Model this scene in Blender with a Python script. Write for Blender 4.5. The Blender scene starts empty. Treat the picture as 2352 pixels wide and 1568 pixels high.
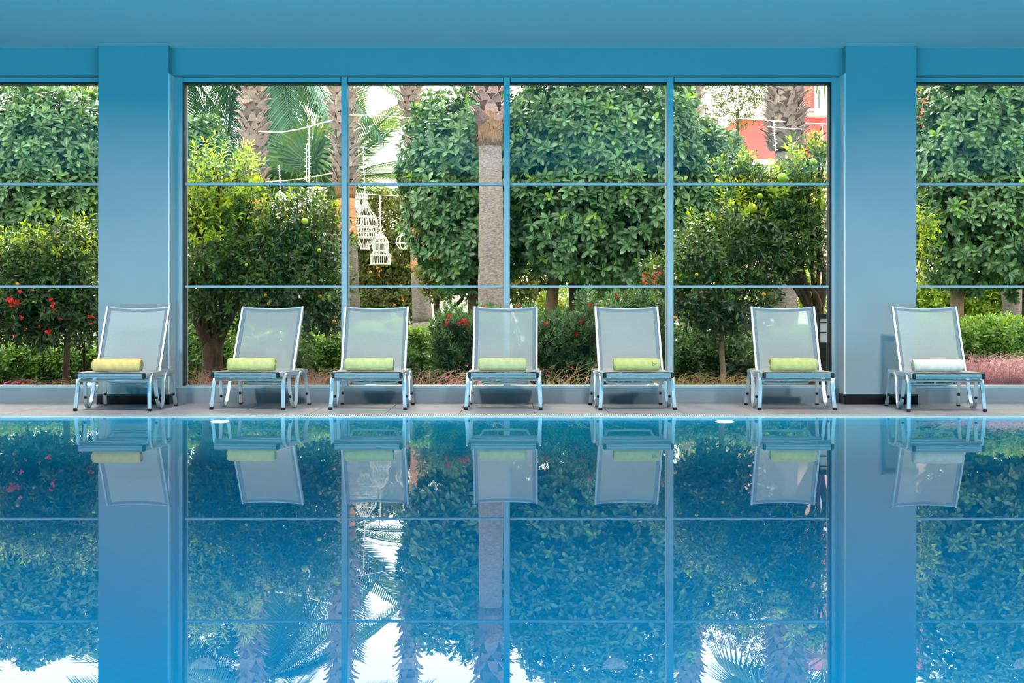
import bpy, math, random
import numpy as np
from mathutils import Vector, Matrix

random.seed(7)
RNG = np.random.default_rng(11)
sc = bpy.context.scene
COL = sc.collection

# ------------------------------------------------------------------ camera
F, CX, HY, CH = 3500.0, 1176.0, 715.0, 0.856      # focal length px, principal x, horizon y, eye height
cam = bpy.data.cameras.new('camera')
cam.sensor_fit = 'HORIZONTAL'
cam.sensor_width = 36.0
cam.lens = 36.0 * F / 2352.0
cam.shift_y = -(784.0 - HY) / 2352.0
cam.clip_start = 0.05
cam.clip_end = 400
cam_o = bpy.data.objects.new('camera', cam)
cam_o.location = (0, 0, CH)
cam_o.rotation_euler = (math.pi / 2, 0, 0)
COL.objects.link(cam_o)
sc.camera = cam_o

# ------------------------------------------------------------------ sky, sun, exposure
SKY = 5.2
world = bpy.data.worlds.new('sky')
sc.world = world
world.use_nodes = True
bg = world.node_tree.nodes['Background']
bg.inputs['Color'].default_value = (1.0, 0.96, 0.88, 1)
bg.inputs['Strength'].default_value = SKY

sun = bpy.data.lights.new('sun', 'SUN')
sun.energy = 6.0
sun.angle = math.radians(6)
sun.color = (1.0, 0.84, 0.58)
sun_o = bpy.data.objects.new('sun', sun)
sun_o.rotation_euler = Vector((0.25, -1.0, -0.95)).to_track_quat('-Z', 'Y').to_euler()
COL.objects.link(sun_o)

FILL_W, POOL_W = 50.0, 500.0          # added ceiling fill light and underwater lamp power

vs = sc.view_settings
vs.view_transform = 'Standard'
vs.look = 'None'
vs.exposure = 0.0
vs.gamma = 1.0
vs.use_curve_mapping = False
cy = sc.cycles
cy.use_denoising = True
cy.max_bounces = 5
cy.diffuse_bounces = 2
cy.glossy_bounces = 2
cy.transmission_bounces = 4
cy.transparent_max_bounces = 24
cy.use_light_tree = False
cy.use_adaptive_sampling = True
cy.adaptive_threshold = 0.05
cy.caustics_reflective = False
cy.caustics_refractive = False
cy.sample_clamp_indirect = 6.0


# ------------------------------------------------------------------ helpers
def P(x, y, d):
    """point seen at photo pixel x, y standing d metres away"""
    return Vector(((x - CX) * d / F, d, CH + (HY - y) * d / F))


def PX(x, d):
    return (x - CX) * d / F


def PZ(y, d):
    return CH + (HY - y) * d / F


def tag(o, label=None, cat=None, group=None, kind=None):
    if label: o['label'] = label
    if cat: o['category'] = cat
    if group: o['group'] = group
    if kind: o['kind'] = kind
    return o


def empty(name, loc=(0, 0, 0), rz=0.0):
    o = bpy.data.objects.new(name, None)
    o.empty_display_size = 0.1
    o.location = loc
    o.rotation_euler = (0, 0, rz)
    COL.objects.link(o)
    return o


def link(name, mesh, mat=None, parent=None, loc=None):
    o = bpy.data.objects.new(name, mesh)
    if mat is not None and not mesh.materials:
        mesh.materials.append(mat)
    COL.objects.link(o)
    if parent is not None:
        o.parent = parent
    if loc is not None:
        o.location = loc
    return o


class MB:
    """collects shapes into one mesh"""
    def __init__(s):
        s.v, s.f, s.sm = [], [], []

    def add(s, v, f, smooth=False):
        o = len(s.v)
        s.v += [tuple(p) for p in v]
        s.f += [tuple(i + o for i in q) for q in f]
        s.sm += [smooth] * len(f)
        return s

    def box(s, x0, x1, y0, y1, z0, z1, b=0.0):
        if b <= 0:
            v = [(x, y, z) for z in (z0, z1) for y in (y0, y1) for x in (x0, x1)]
            f = [(0, 2, 3, 1), (4, 5, 7, 6), (0, 1, 5, 4), (2, 6, 7, 3), (0, 4, 6, 2), (1, 3, 7, 5)]
            return s.add(v, f)
        # bevelled on every edge: 24 vertices
        c = ((x0 + x1) / 2, (y0 + y1) / 2, (z0 + z1) / 2)
        h = ((x1 - x0) / 2, (y1 - y0) / 2, (z1 - z0) / 2)
        v, idx = [], {}
        for sx in (-1, 1):
            for sy in (-1, 1):
                for sz in (-1, 1):
                    for a in range(3):
                        p = []
                        for k, sg in enumerate((sx, sy, sz)):
                            p.append(c[k] + sg * (h[k] if k == a else h[k] - b))
                        idx[(sx, sy, sz, a)] = len(v)
                        v.append(p)
        f = []
        for a in range(3):
            o1, o2 = [k for k in range(3) if k != a]
            for sg in (-1, 1):
                q = []
                for (p1, p2) in ((-1, -1), (1, -1), (1, 1), (-1, 1)):
                    k = [0, 0, 0]; k[a] = sg; k[o1] = p1; k[o2] = p2
                    q.append(idx[(k[0], k[1], k[2], a)])
                f.append(tuple(q))
            for p1 in (-1, 1):
                for p2 in (-1, 1):
                    k0 = [0, 0, 0]; k0[o1] = p1; k0[o2] = p2; k0[a] = -1
                    k1 = list(k0); k1[a] = 1
                    f.append((idx[(*k0, o1)], idx[(*k1, o1)], idx[(*k1, o2)], idx[(*k0, o2)]))
        for sx in (-1, 1):
            for sy in (-1, 1):
                for sz in (-1, 1):
                    f.append(tuple(idx[(sx, sy, sz, a)] for a in range(3)))
        return s.add(v, f)

    def tube(s, pts, rad, n=8, cap=True, smooth=True):
        pts = [Vector(p) for p in pts]
        if not hasattr(rad, '__len__'):
            rad = [rad] * len(pts)
        v, f = [], []
        up = None
        for i, p in enumerate(pts):
            a = pts[max(0, i - 1)]
            b = pts[min(len(pts) - 1, i + 1)]
            t = (b - a)
            t = t.normalized() if t.length > 1e-9 else Vector((0, 0, 1))
            if up is None:
                up = Vector((0, 0, 1)) if abs(t.z) < 0.9 else Vector((0, 1, 0))
            e1 = t.cross(up)
            if e1.length < 1e-6: e1 = t.orthogonal()
            e1.normalize()
            e2 = e1.cross(t).normalized()
            up = e2
            for k in range(n):
                an = 2 * math.pi * k / n
                v.append(p + (e1 * math.cos(an) + e2 * math.sin(an)) * rad[i])
        for i in range(len(pts) - 1):
            for k in range(n):
                k2 = (k + 1) % n
                f.append((i * n + k, i * n + k2, (i + 1) * n + k2, (i + 1) * n + k))
        if cap:
            f.append(tuple(range(n - 1, -1, -1)))
            f.append(tuple((len(pts) - 1) * n + k for k in range(n)))
        return s.add(v, f, smooth)

    def strip(s, pts, w, t, side=Vector((1, 0, 0))):
        """flat bar of width w across `side`, thickness t, swept along pts"""
        pts = [Vector(p) for p in pts]
        v, f = [], []
        for i, p in enumerate(pts):
            a = pts[max(0, i - 1)]; b = pts[min(len(pts) - 1, i + 1)]
            tg = (b - a).normalized()
            nrm = side.cross(tg).normalized()
            for (sw, sn) in ((-1, -1), (1, -1), (1, 1), (-1, 1)):
                v.append(p + side * (sw * w / 2) + nrm * (sn * t / 2))
        for i in range(len(pts) - 1):
            for k in range(4):
                k2 = (k + 1) % 4
                f.append((i * 4 + k, i * 4 + k2, (i + 1) * 4 + k2, (i + 1) * 4 + k))
        f.append((3, 2, 1, 0))
        m = (len(pts) - 1) * 4
        f.append((m, m + 1, m + 2, m + 3))
        return s.add(v, f)

    def lathe(s, prof, n=16, c=(0, 0, 0), smooth=True):
        v, f = [], []
        for (r, z) in prof:
            for k in range(n):
                a = 2 * math.pi * k / n
                v.append((c[0] + r * math.cos(a), c[1] + r * math.sin(a), c[2] + z))
        for i in range(len(prof) - 1):
            for k in range(n):
                k2 = (k + 1) % n
                f.append((i * n + k, i * n + k2, (i + 1) * n + k2, (i + 1) * n + k))
        f.append(tuple(range(n - 1, -1, -1)))
        f.append(tuple((len(prof) - 1) * n + k for k in range(n)))
        return s.add(v, f, smooth)

    def mesh(s, name):
        me = bpy.data.meshes.new(name)
        me.from_pydata(s.v, [], s.f)
        me.polygons.foreach_set('use_smooth', s.sm)
        me.update()
        return me

    def build(s, name, mat, parent=None, loc=None):
        return link(name, s.mesh(name), mat, parent, loc)


def bez(p0, p1, p2, n=8):
    p0, p1, p2 = Vector(p0), Vector(p1), Vector(p2)
    return [p0 * (1 - t) ** 2 + p1 * 2 * t * (1 - t) + p2 * t * t for t in [i / n for i in range(n + 1)]]


def smooth_path(pts, n=6):
    """Catmull-Rom through the points"""
    p = [Vector(q) for q in pts]
    p = [p[0] * 2 - p[1]] + p + [p[-1] * 2 - p[-2]]
    out = []
    for i in range(1, len(p) - 2):
        for k in range(n):
            t = k / n
            out.append(0.5 * ((2 * p[i]) + (p[i + 1] - p[i - 1]) * t +
                              (2 * p[i - 1] - 5 * p[i] + 4 * p[i + 1] - p[i + 2]) * t * t +
                              (3 * p[i] - p[i - 1] - 3 * p[i + 1] + p[i + 2]) * t ** 3))
    out.append(p[-2])
    return out


# ------------------------------------------------------------------ materials
def new_mat(name):
    m = bpy.data.materials.new(name)
    m.use_nodes = True
    nt = m.node_tree
    return m, nt, nt.nodes['Principled BSDF'], nt.nodes['Material Output']


def rgb(r, g, b):
    def l(c):
        c /= 255.0
        return c / 12.92 if c <= 0.04045 else ((c + 0.055) / 1.055) ** 2.4
    return (l(r), l(g), l(b), 1.0)


def plain(name, col, rough=0.5, metal=0.0, spec=0.5, var=0.0, scale=6.0, bump=0.0, bscale=60.0):
    m, nt, b, out = new_mat(name)
    b.inputs['Base Color'].default_value = col
    b.inputs['Roughness'].default_value = rough
    b.inputs['Metallic'].default_value = metal
    b.inputs['Specular IOR Level'].default_value = spec
    tc = nt.nodes.new('ShaderNodeTexCoord')
    if var > 0:
        n = nt.nodes.new('ShaderNodeTexNoise')
        n.inputs['Scale'].default_value = scale
        n.inputs['Detail'].default_value = 5
        nt.links.new(tc.outputs['Object'], n.inputs['Vector'])
        r = nt.nodes.new('ShaderNodeValToRGB')
        r.color_ramp.elements[0].position = 0.3
        r.color_ramp.elements[1].position = 0.7
        r.color_ramp.elements[0].color = tuple(c * (1 - var) for c in col[:3]) + (1,)
        r.color_ramp.elements[1].color = tuple(min(1, c * (1 + var)) for c in col[:3]) + (1,)
        nt.links.new(n.outputs['Fac'], r.inputs['Fac'])
        nt.links.new(r.outputs['Color'], b.inputs['Base Color'])
    if bump > 0:
        n2 = nt.nodes.new('ShaderNodeTexNoise')
        n2.inputs['Scale'].default_value = bscale
        nt.links.new(tc.outputs['Object'], n2.inputs['Vector'])
        bp = nt.nodes.new('ShaderNodeBump')
        bp.inputs['Strength'].default_value = bump
        bp.inputs['Distance'].default_value = 0.01
        nt.links.new(n2.outputs['Fac'], bp.inputs['Height'])
        nt.links.new(bp.outputs['Normal'], b.inputs['Normal'])
    return m


def leaf_mat(name, dark, light, rough=0.42, trans=0.3, rib=0.0, spec=0.5):
    """leaf: each leaf its own tint between dark and light, pale midrib, light shining through"""
    m, nt, b, out = new_mat(name)
    geo = nt.nodes.new('ShaderNodeNewGeometry')
    oi = nt.nodes.new('ShaderNodeObjectInfo')
    ad = nt.nodes.new('ShaderNodeMath'); ad.operation = 'ADD'
    fr = nt.nodes.new('ShaderNodeMath'); fr.operation = 'FRACT'
    nt.links.new(geo.outputs['Random Per Island'], ad.inputs[0])
    nt.links.new(oi.outputs['Random'], ad.inputs[1])
    nt.links.new(ad.outputs[0], fr.inputs[0])
    r = nt.nodes.new('ShaderNodeValToRGB')
    e = r.color_ramp.elements
    e[0].color = dark; e[0].position = 0.0
    e[1].color = light; e[1].position = 1.0
    mid = e.new(0.72)
    mid.color = tuple(dark[k] * 0.6 + light[k] * 0.4 for k in range(3)) + (1,)
    nt.links.new(fr.outputs[0], r.inputs['Fac'])
    colour = r.outputs['Color']
    if rib > 0:
        uv = nt.nodes.new('ShaderNodeUVMap')
        sp = nt.nodes.new('ShaderNodeSeparateXYZ')
        nt.links.new(uv.outputs['UV'], sp.inputs[0])
        s1 = nt.nodes.new('ShaderNodeMath'); s1.operation = 'SUBTRACT'; s1.inputs[1].default_value = 0.5
        nt.links.new(sp.outputs['X'], s1.inputs[0])
        ab = nt.nodes.new('ShaderNodeMath'); ab.operation = 'ABSOLUTE'
        nt.links.new(s1.outputs[0], ab.inputs[0])
        lt = nt.nodes.new('ShaderNodeMath'); lt.operation = 'LESS_THAN'; lt.inputs[1].default_value = 0.055
        nt.links.new(ab.outputs[0], lt.inputs[0])
        mu = nt.nodes.new('ShaderNodeMath'); mu.operation = 'MULTIPLY'; mu.inputs[1].default_value = rib
        nt.links.new(lt.outputs[0], mu.inputs[0])
        mx = nt.nodes.new('ShaderNodeMix'); mx.data_type = 'RGBA'
        nt.links.new(mu.outputs[0], mx.inputs['Factor'])
        nt.links.new(colour, mx.inputs['A'])
        mx.inputs['B'].default_value = (0.42, 0.55, 0.22, 1)
        colour = mx.outputs['Result']
    nt.links.new(colour, b.inputs['Base Color'])
    b.inputs['Roughness'].default_value = rough
    b.inputs['Specular IOR Level'].default_value = spec
    tl = nt.nodes.new('ShaderNodeBsdfTranslucent')
    tint = nt.nodes.new('ShaderNodeMix'); tint.data_type = 'RGBA'; tint.blend_type = 'MULTIPLY'
    tint.inputs['Factor'].default_value = 1.0
    tint.inputs['B'].default_value = (2.2, 1.7, 0.5, 1)
    nt.links.new(colour, tint.inputs['A'])
    nt.links.new(tint.outputs['Result'], tl.inputs['Color'])
    mix = nt.nodes.new('ShaderNodeMixShader')
    mix.inputs[0].default_value = trans
    nt.links.new(b.outputs[0], mix.inputs[1])
    nt.links.new(tl.outputs[0], mix.inputs[2])
    nt.links.new(mix.outputs[0], out.inputs['Surface'])
    return m


def glass_mat(name):
    m, nt, b, out = new_mat(name)
    nt.nodes.remove(b)
    t = nt.nodes.new('ShaderNodeBsdfTransparent')
    t.inputs['Color'].default_value = (0.965, 0.985, 0.98, 1)
    g = nt.nodes.new('ShaderNodeBsdfGlossy')
    g.inputs['Roughness'].default_value = 0.0
    fz = nt.nodes.new('ShaderNodeFresnel')
    fz.inputs['IOR'].default_value = 1.45
    mx = nt.nodes.new('ShaderNodeMixShader')
    nt.links.new(fz.outputs[0], mx.inputs[0])
    nt.links.new(t.outputs[0], mx.inputs[1])
    nt.links.new(g.outputs[0], mx.inputs[2])
    nt.links.new(mx.outputs[0], out.inputs['Surface'])
    return m


def water_mat(name):
    m, nt, b, out = new_mat(name)
    nt.nodes.remove(b)
    t = nt.nodes.new('ShaderNodeBsdfTransparent')
    t.inputs['Color'].default_value = (0.42, 0.86, 0.98, 1)
    g = nt.nodes.new('ShaderNodeBsdfGlossy')
    g.inputs['Roughness'].default_value = 0.0
    fz = nt.nodes.new('ShaderNodeFresnel')
    fz.inputs['IOR'].default_value = 1.33
    mx = nt.nodes.new('ShaderNodeMixShader')
    nt.links.new(fz.outputs[0], mx.inputs[0])
    nt.links.new(t.outputs[0], mx.inputs[1])
    nt.links.new(g.outputs[0], mx.inputs[2])
    nt.links.new(mx.outputs[0], out.inputs['Surface'])
    return m


def mesh_fabric(name, col, cover):
    """open-weave sling cloth: threads with gaps between them"""
    m, nt, b, out = new_mat(name)
    b.inputs['Base Color'].default_value = col
    b.inputs['Roughness'].default_value = 0.7
    b.inputs['Specular IOR Level'].default_value = 0.2
    tc = nt.nodes.new('ShaderNodeTexCoord')
    w = nt.nodes.new('ShaderNodeTexNoise')
    w.inputs['Scale'].default_value = 45.0
    mp = nt.nodes.new('ShaderNodeMapping')
    mp.inputs['Scale'].default_value = (1, 1, 6)
    nt.links.new(tc.outputs['Object'], mp.inputs['Vector'])
    nt.links.new(mp.outputs['Vector'], w.inputs['Vector'])
    rr = nt.nodes.new('ShaderNodeMapRange')
    rr.inputs['To Min'].default_value = cover - 0.08
    rr.inputs['To Max'].default_value = cover + 0.08
    nt.links.new(w.outputs['Fac'], rr.inputs['Value'])
    tl = nt.nodes.new('ShaderNodeBsdfTranslucent')
    tl.inputs['Color'].default_value = col
    mx0 = nt.nodes.new('ShaderNodeMixShader'); mx0.inputs[0].default_value = 0.3
    nt.links.new(b.outputs[0], mx0.inputs[1])
    nt.links.new(tl.outputs[0], mx0.inputs[2])
    t = nt.nodes.new('ShaderNodeBsdfTransparent')
    mx = nt.nodes.new('ShaderNodeMixShader')
    nt.links.new(rr.outputs['Result'], mx.inputs[0])
    nt.links.new(t.outputs[0], mx.inputs[1])
    nt.links.new(mx0.outputs[0], mx.inputs[2])
    nt.links.new(mx.outputs[0], out.inputs['Surface'])
    return m


def emit(name, col, s):
    m, nt, b, out = new_mat(name)
    b.inputs['Base Color'].default_value = (0.8, 0.8, 0.8, 1)
    b.inputs['Emission Color'].default_value = col
    b.inputs['Emission Strength'].default_value = s
    return m


def trunk_mat(name, c1, c2, sz=(8, 8, 40), bump=0.6):
    m, nt, b, out = new_mat(name)
    tc = nt.nodes.new('ShaderNodeTexCoord')
    mp = nt.nodes.new('ShaderNodeMapping')
    mp.inputs['Scale'].default_value = sz
    nt.links.new(tc.outputs['Object'], mp.inputs['Vector'])
    n = nt.nodes.new('ShaderNodeTexNoise')
    n.inputs['Scale'].default_value = 1.0
    n.inputs['Detail'].default_value = 6
    n.inputs['Roughness'].default_value = 0.65
    nt.links.new(mp.outputs['Vector'], n.inputs['Vector'])
    r = nt.nodes.new('ShaderNodeValToRGB')
    r.color_ramp.elements[0].position = 0.32
    r.color_ramp.elements[1].position = 0.66
    r.color_ramp.elements[0].color = c1
    r.color_ramp.elements[1].color = c2
    nt.links.new(n.outputs['Fac'], r.inputs['Fac'])
    oi = nt.nodes.new('ShaderNodeObjectInfo')
    mr = nt.nodes.new('ShaderNodeMapRange')
    mr.inputs['To Min'].default_value = 0.7
    mr.inputs['To Max'].default_value = 1.2
    nt.links.new(oi.outputs['Random'], mr.inputs['Value'])
    hv = nt.nodes.new('ShaderNodeHueSaturation')
    nt.links.new(mr.outputs['Result'], hv.inputs['Value'])
    nt.links.new(r.outputs['Color'], hv.inputs['Color'])
    nt.links.new(hv.outputs['Color'], b.inputs['Base Color'])
    b.inputs['Roughness'].default_value = 0.85
    b.inputs['Specular IOR Level'].default_value = 0.2
    bp = nt.nodes.new('ShaderNodeBump')
    bp.inputs['Strength'].default_value = bump
    bp.inputs['Distance'].default_value = 0.015
    nt.links.new(n.outputs['Fac'], bp.inputs['Height'])
    nt.links.new(bp.outputs['Normal'], b.inputs['Normal'])
    return m


WALL = plain('blue_lit_white_plaster', (0.27, 0.35, 0.39, 1), 0.75, spec=0.2, var=0.02, scale=2.0)  # white plaster with the hall's blue light put into its colour
CEIL = plain('blue_lit_ceiling_paint', (0.52, 0.70, 0.76, 1), 0.8, spec=0.2, var=0.015, scale=1.0)  # pool-blue light mixed into the white ceiling's colour
FRAME = plain('pale_window_frame', (0.38, 0.46, 0.51, 1), 0.35)
GASKET = plain('black_rubber_gasket', (0.008, 0.008, 0.01, 1), 0.6)
SILLM = plain('grey_painted_sill', (0.25, 0.33, 0.40, 1), 0.55, var=0.06, scale=4)
BLACKT = plain('black_tile', (0.006, 0.006, 0.008, 1), 0.3, var=0.3, scale=20)
DECK = plain('grey_deck_tile', (0.35, 0.325, 0.36, 1), 0.38, spec=0.45, var=0.16, scale=5, bump=0.05, bscale=90)
GROUT = plain('dark_tile_joint', (0.12, 0.12, 0.13, 1), 0.9)
GRATEM = plain('white_overflow_grate', (0.60, 0.62, 0.62, 1), 0.5)
COPING = plain('white_pool_coping', (0.62, 0.68, 0.72, 1), 0.3)
BASIN = plain('blue_pool_mosaic', (0.0, 0.54, 0.70, 1), 0.5, spec=0.1, var=0.04, scale=30)
CHANNEL = plain('dark_channel', (0.03, 0.04, 0.05, 1), 0.8)
WATER = water_mat('clear_water')
GLASS = glass_mat('window_glass')
ALU = plain('brushed_aluminium', (0.80, 0.83, 0.85, 1), 0.32, metal=0.55)
ALUD = plain('grey_anodised_aluminium', (0.30, 0.33, 0.35, 1), 0.4, metal=0.4)
CAP = plain('black_plastic', (0.01, 0.01, 0.012, 1), 0.45)
SEATF = mesh_fabric('white_sling_fabric', (0.78, 0.80, 0.82, 1), 0.92)
BACKF = mesh_fabric('grey_mesh_fabric', (0.64, 0.68, 0.69, 1), 0.66)
HEMF = plain('grey_folded_hem', (0.20, 0.24, 0.28, 1), 0.8, var=0.1, scale=40)
SOIL = plain('garden_soil', (0.06, 0.05, 0.035, 1), 0.95, var=0.4, scale=3, bump=0.5, bscale=20)
LAWN = plain('lawn_grass', (0.06, 0.13, 0.03, 1), 0.95, var=0.4, scale=6, bump=0.6, bscale=40)

# ------------------------------------------------------------------ the hall
DP, DL, DF, DG = 14.05, 14.17, 14.30, 14.37       # depth of pillar face, lintel face, window frame face, glass
ZC = PZ(105, DP)                                   # ceiling height
ZL = PZ(173, DL)                                   # lintel underside
RX = 10.6                                          # half width of the hall
BY = -3.5                                          # back wall
PN, PFAR = 1.6, 12.40                              # near and far pool edges

ceil_o = MB().box(-RX, RX, BY, 15.0, ZC, ZC + 0.25).build('ceiling', CEIL)
tag(ceil_o, kind='structure')
tag(MB().box(-RX - 0.2, -RX, BY, 14.6, -1.6, ZC).build('wall_left', WALL), kind='structure')
tag(MB().box(RX, RX + 0.2, BY, 14.6, -1.6, ZC).build('wall_right', WALL), kind='structure')
tag(MB().box(-RX, RX, BY - 0.2, BY, -0.2, ZC).build('wall_back', WALL), kind='structure')

# pillars with black tile bases
XP = [(PX(225, DP), PX(387, DP)), (PX(1942, DP), PX(2105, DP))]
for k, (a, b) in enumerate(XP):
    o = MB().box(a, b, DP, 14.9, 0.0, ZC, 0.006).build('pillar', WALL)
    tag(o, ('blue-lit white square pillar behind the lounger with the yellow towel',
            'blue-lit white square pillar beside the lounger with the cream towel')[k], 'pillar', 'hall pillars')
    zb = PZ(905, DP)
    MB().box(a - 0.012, b + 0.012, DP - 0.012, 14.31, 0.0, zb, 0.003).build('base_tile', BLACKT, o)

# lintel wall over each window
spans = [(-RX, XP[0][0]), (XP[0][1], XP[1][0]), (XP[1][1], RX)]
lint = MB()
for (a, b) in spans:
    lint.box(a, b, DL, 14.8, ZL, ZC)
tag(lint.build('wall_front', WALL), kind='structure')

ZFT = PZ(188, DF)          # underside of the top frame
ZSILL = PZ(889, DF)        # sill top
ZB1, ZB2 = PZ(423, DG), PZ(658, DG)


def window(n, x0, x1, mull, fl=True, fr=True):
    """sill, outer frame, mullions, two rows of glazing bars, panes"""
    root = MB()
    root.box(x0, x1, DF, 14.55, ZFT, ZL, 0.004)
    w = tag(root.build('window_%d' % n, FRAME), kind='structure')
    MB().box(x0, x1, DF - 0.02, 14.6, 0.0, ZSILL - 0.012).build('sill', SILLM, w)
    MB().box(x0, x1, DF - 0.012, 14.5, ZSILL - 0.012, ZSILL + 0.014, 0.003).build('sill_trim', FRAME, w)
    MB().box(x0, x1, DF + 0.02, 14.44, ZFT - 0.014, ZFT).build('gasket', GASKET, w)
    edges = [x0 + 0.0]
    fw = 0.075
    if fl:
        MB().box(x0, x0 + fw, DF - 0.004, 14.5, ZSILL, ZFT + 0.048, 0.004).build('side_frame', FRAME, w)
        MB().box(x0 + fw, x0 + fw + 0.012, DF + 0.03, 14.45, ZSILL, ZFT).build('gasket', GASKET, w)
    if fr:
        MB().box(x1 - fw, x1, DF - 0.004, 14.5, ZSILL, ZFT + 0.048, 0.004).build('side_frame', FRAME, w)
        MB().box(x1 - fw - 0.012, x1 - fw, DF + 0.03, 14.45, ZSILL, ZFT).build('gasket', GASKET, w)
    for mx in mull:
        MB().box(mx - 0.029, mx + 0.029, DF - 0.004, 14.5, ZSILL, ZFT + 0.048, 0.004).build('mullion', FRAME, w)
        for s in (-1, 1):
            MB().box(mx + s * 0.033 - 0.003, mx + s * 0.033 + 0.003, DF - 0.002, DF + 0.1, ZFT, ZFT + 0.045).build('joint', GASKET, w)
    xs = [x0 + (fw if fl else 0)] + list(mull) + [x1 - (fw if fr else 0)]
    for i in range(len(xs) - 1):
        a = xs[i] + (0.029 if i > 0 else 0)
        b = xs[i + 1] - (0.029 if i < len(xs) - 2 else 0)
        for zb in (ZB1, ZB2):
            MB().box(a, b, DG - 0.02, DG + 0.02, zb - 0.0115, zb + 0.0115, 0.003).build('glazing_bar', FRAME, w)
        rows = [(ZSILL + 0.014, ZB2 - 0.0115), (ZB2 + 0.0115, ZB1 - 0.0115), (ZB1 + 0.0115, ZFT - 0.014)]
        for (z0, z1) in rows:
            MB().box(a, b, DG - 0.003, DG + 0.003, z0, z1).build('pane', GLASS, w)
    return w


MUL = [PX(791, DF), PX(1164, DF), PX(1540, DF)]
STEP = MUL[1] - MUL[0]
window(1, spans[0][0], spans[0][1], [XP[0][0] - 0.05 - STEP * 1.0, XP[0][0] - 0.05 - STEP * 2.0, XP[0][0] - 0.05 - STEP * 3], fl=False, fr=False)
window(2, spans[1][0], spans[1][1], MUL)
window(3, spans[2][0], spans[2][1], [XP[1][1] + STEP * 1.03, XP[1][1] + STEP * 2.03, XP[1][1] + STEP * 3.03], fl=False, fr=False)

LIT_JAMB = plain('window_lit_jamb', (0.86, 0.85, 0.88, 1), 0.6)  # window light on the pillars' inner sides, painted as a pale strip
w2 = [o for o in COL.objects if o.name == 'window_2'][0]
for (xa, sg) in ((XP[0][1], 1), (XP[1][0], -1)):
    MB().box(min(xa, xa + sg * 0.008), max(xa, xa + sg * 0.008), DP + 0.004, DF - 0.005, PZ(905, DP), ZL).build('lit_jamb_strip', LIT_JAMB, w2)

# deck: base slab with separate tiles, overflow channel and grate, coping
DT0 = 12.76
fl = MB()
fl.box(-RX, RX, DT0 - 0.01, 14.9, -0.15, -0.008)
fl.box(-RX, RX, BY, PN, -0.15, 0.0)
floor = tag(fl.build('floor', GROUT), kind='structure')
TW, TD = 0.628, 0.52
tile_me = MB().box(-TW / 2 + 0.0025, TW / 2 - 0.0025, -TD / 2 + 0.0025, TD / 2 - 0.0025, -0.012, 0.0, 0.0015).mesh('tile')
tile_me.materials.append(DECK)
for r in range(3):
    for c in range(-8, 9):
        x = 0.19 + (c + 0.5) * TW
        t = bpy.data.objects.new('tile', tile_me)
        COL.objects.link(t); t.parent = floor
        t.location = (x, DT0 + TD * (r + 0.5), random.uniform(-0.0012, 0.0))
tag(MB().box(-RX, RX, 12.47, DT0, -0.15, -0.06).build('trim_1', CHANNEL), kind='structure')
tag(MB().box(-RX, RX, PFAR - 0.02, 12.47, -0.025, 0.0, 0.004).build('trim_2', COPING), kind='structure')
g = MB()
x = -5.2
while x < 5.2:
    # wavy pair of bars, offset like a braid
    g.box(x, x + 0.0095, 12.475, 12.60, -0.03, -0.002)
    g.box(x + 0.0095, x + 0.019, 12.61, 12.755, -0.03, -0.002)
    x += 0.019
for yy in (12.472, 12.600, 12.748):
    g.box(-5.2, 5.2, yy, yy + 0.01, -0.03, -0.004)
tag(g.build('overflow_grate', GRATEM), 'long white slotted overflow grate along the pool edge', 'grate', kind='stuff')

# pool basin and water
bs = MB()
ZB = -1.35
NF = 12
for i in range(NF):                                  # floor rising towards the far edge
    ya, yb = PN + (PFAR - PN) * i / NF, PN + (PFAR - PN) * (i + 1) / NF
    za, zb = ZB + 1.29 * (i / NF), ZB + 1.29 * ((i + 1) / NF)
    bs.add([(-RX, ya, za), (RX, ya, za), (RX, yb, zb), (-RX, yb, zb)], [(0, 1, 2, 3)], True)
bs.add([(-RX, PFAR, -0.06), (RX, PFAR, -0.06), (RX, PFAR, -0.026), (-RX, PFAR, -0.026)], [(0, 1, 2, 3)])
bs.add([(-RX, PN, ZB), (RX, PN, ZB), (RX, PN, 0.0), (-RX, PN, 0.0)], [(3, 2, 1, 0)])
for s in (-1, 1):
    bs.add([(s * RX, PN, ZB), (s * RX, PFAR, ZB), (s * RX, PFAR, 0.0), (s * RX, PN, 0.0)], [(0, 1, 2, 3)])
basin = tag(bs.build('pool_basin', BASIN), kind='structure')
wt = MB().add([(-RX, PN, -0.004), (RX, PN, -0.004), (RX, PFAR, -0.004), (-RX, PFAR, -0.004)], [(0, 1, 2, 3)])
tag(wt.build('pool_water', WATER), 'still blue pool water mirroring the windows and garden', 'water', kind='stuff')


def lamp(name, loc, energy, size, col, direction=(0, 0, -1), spread=180):
    l = bpy.data.lights.new(name, 'AREA')
    l.shape = 'DISK'; l.size = size; l.energy = energy; l.color = col
    l.spread = math.radians(spread)
    o = bpy.data.objects.new(name, l)
    o.location = loc
    o.rotation_euler = Vector(direction).to_track_quat('-Z', 'Y').to_euler()
    COL.objects.link(o)
    return o


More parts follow.
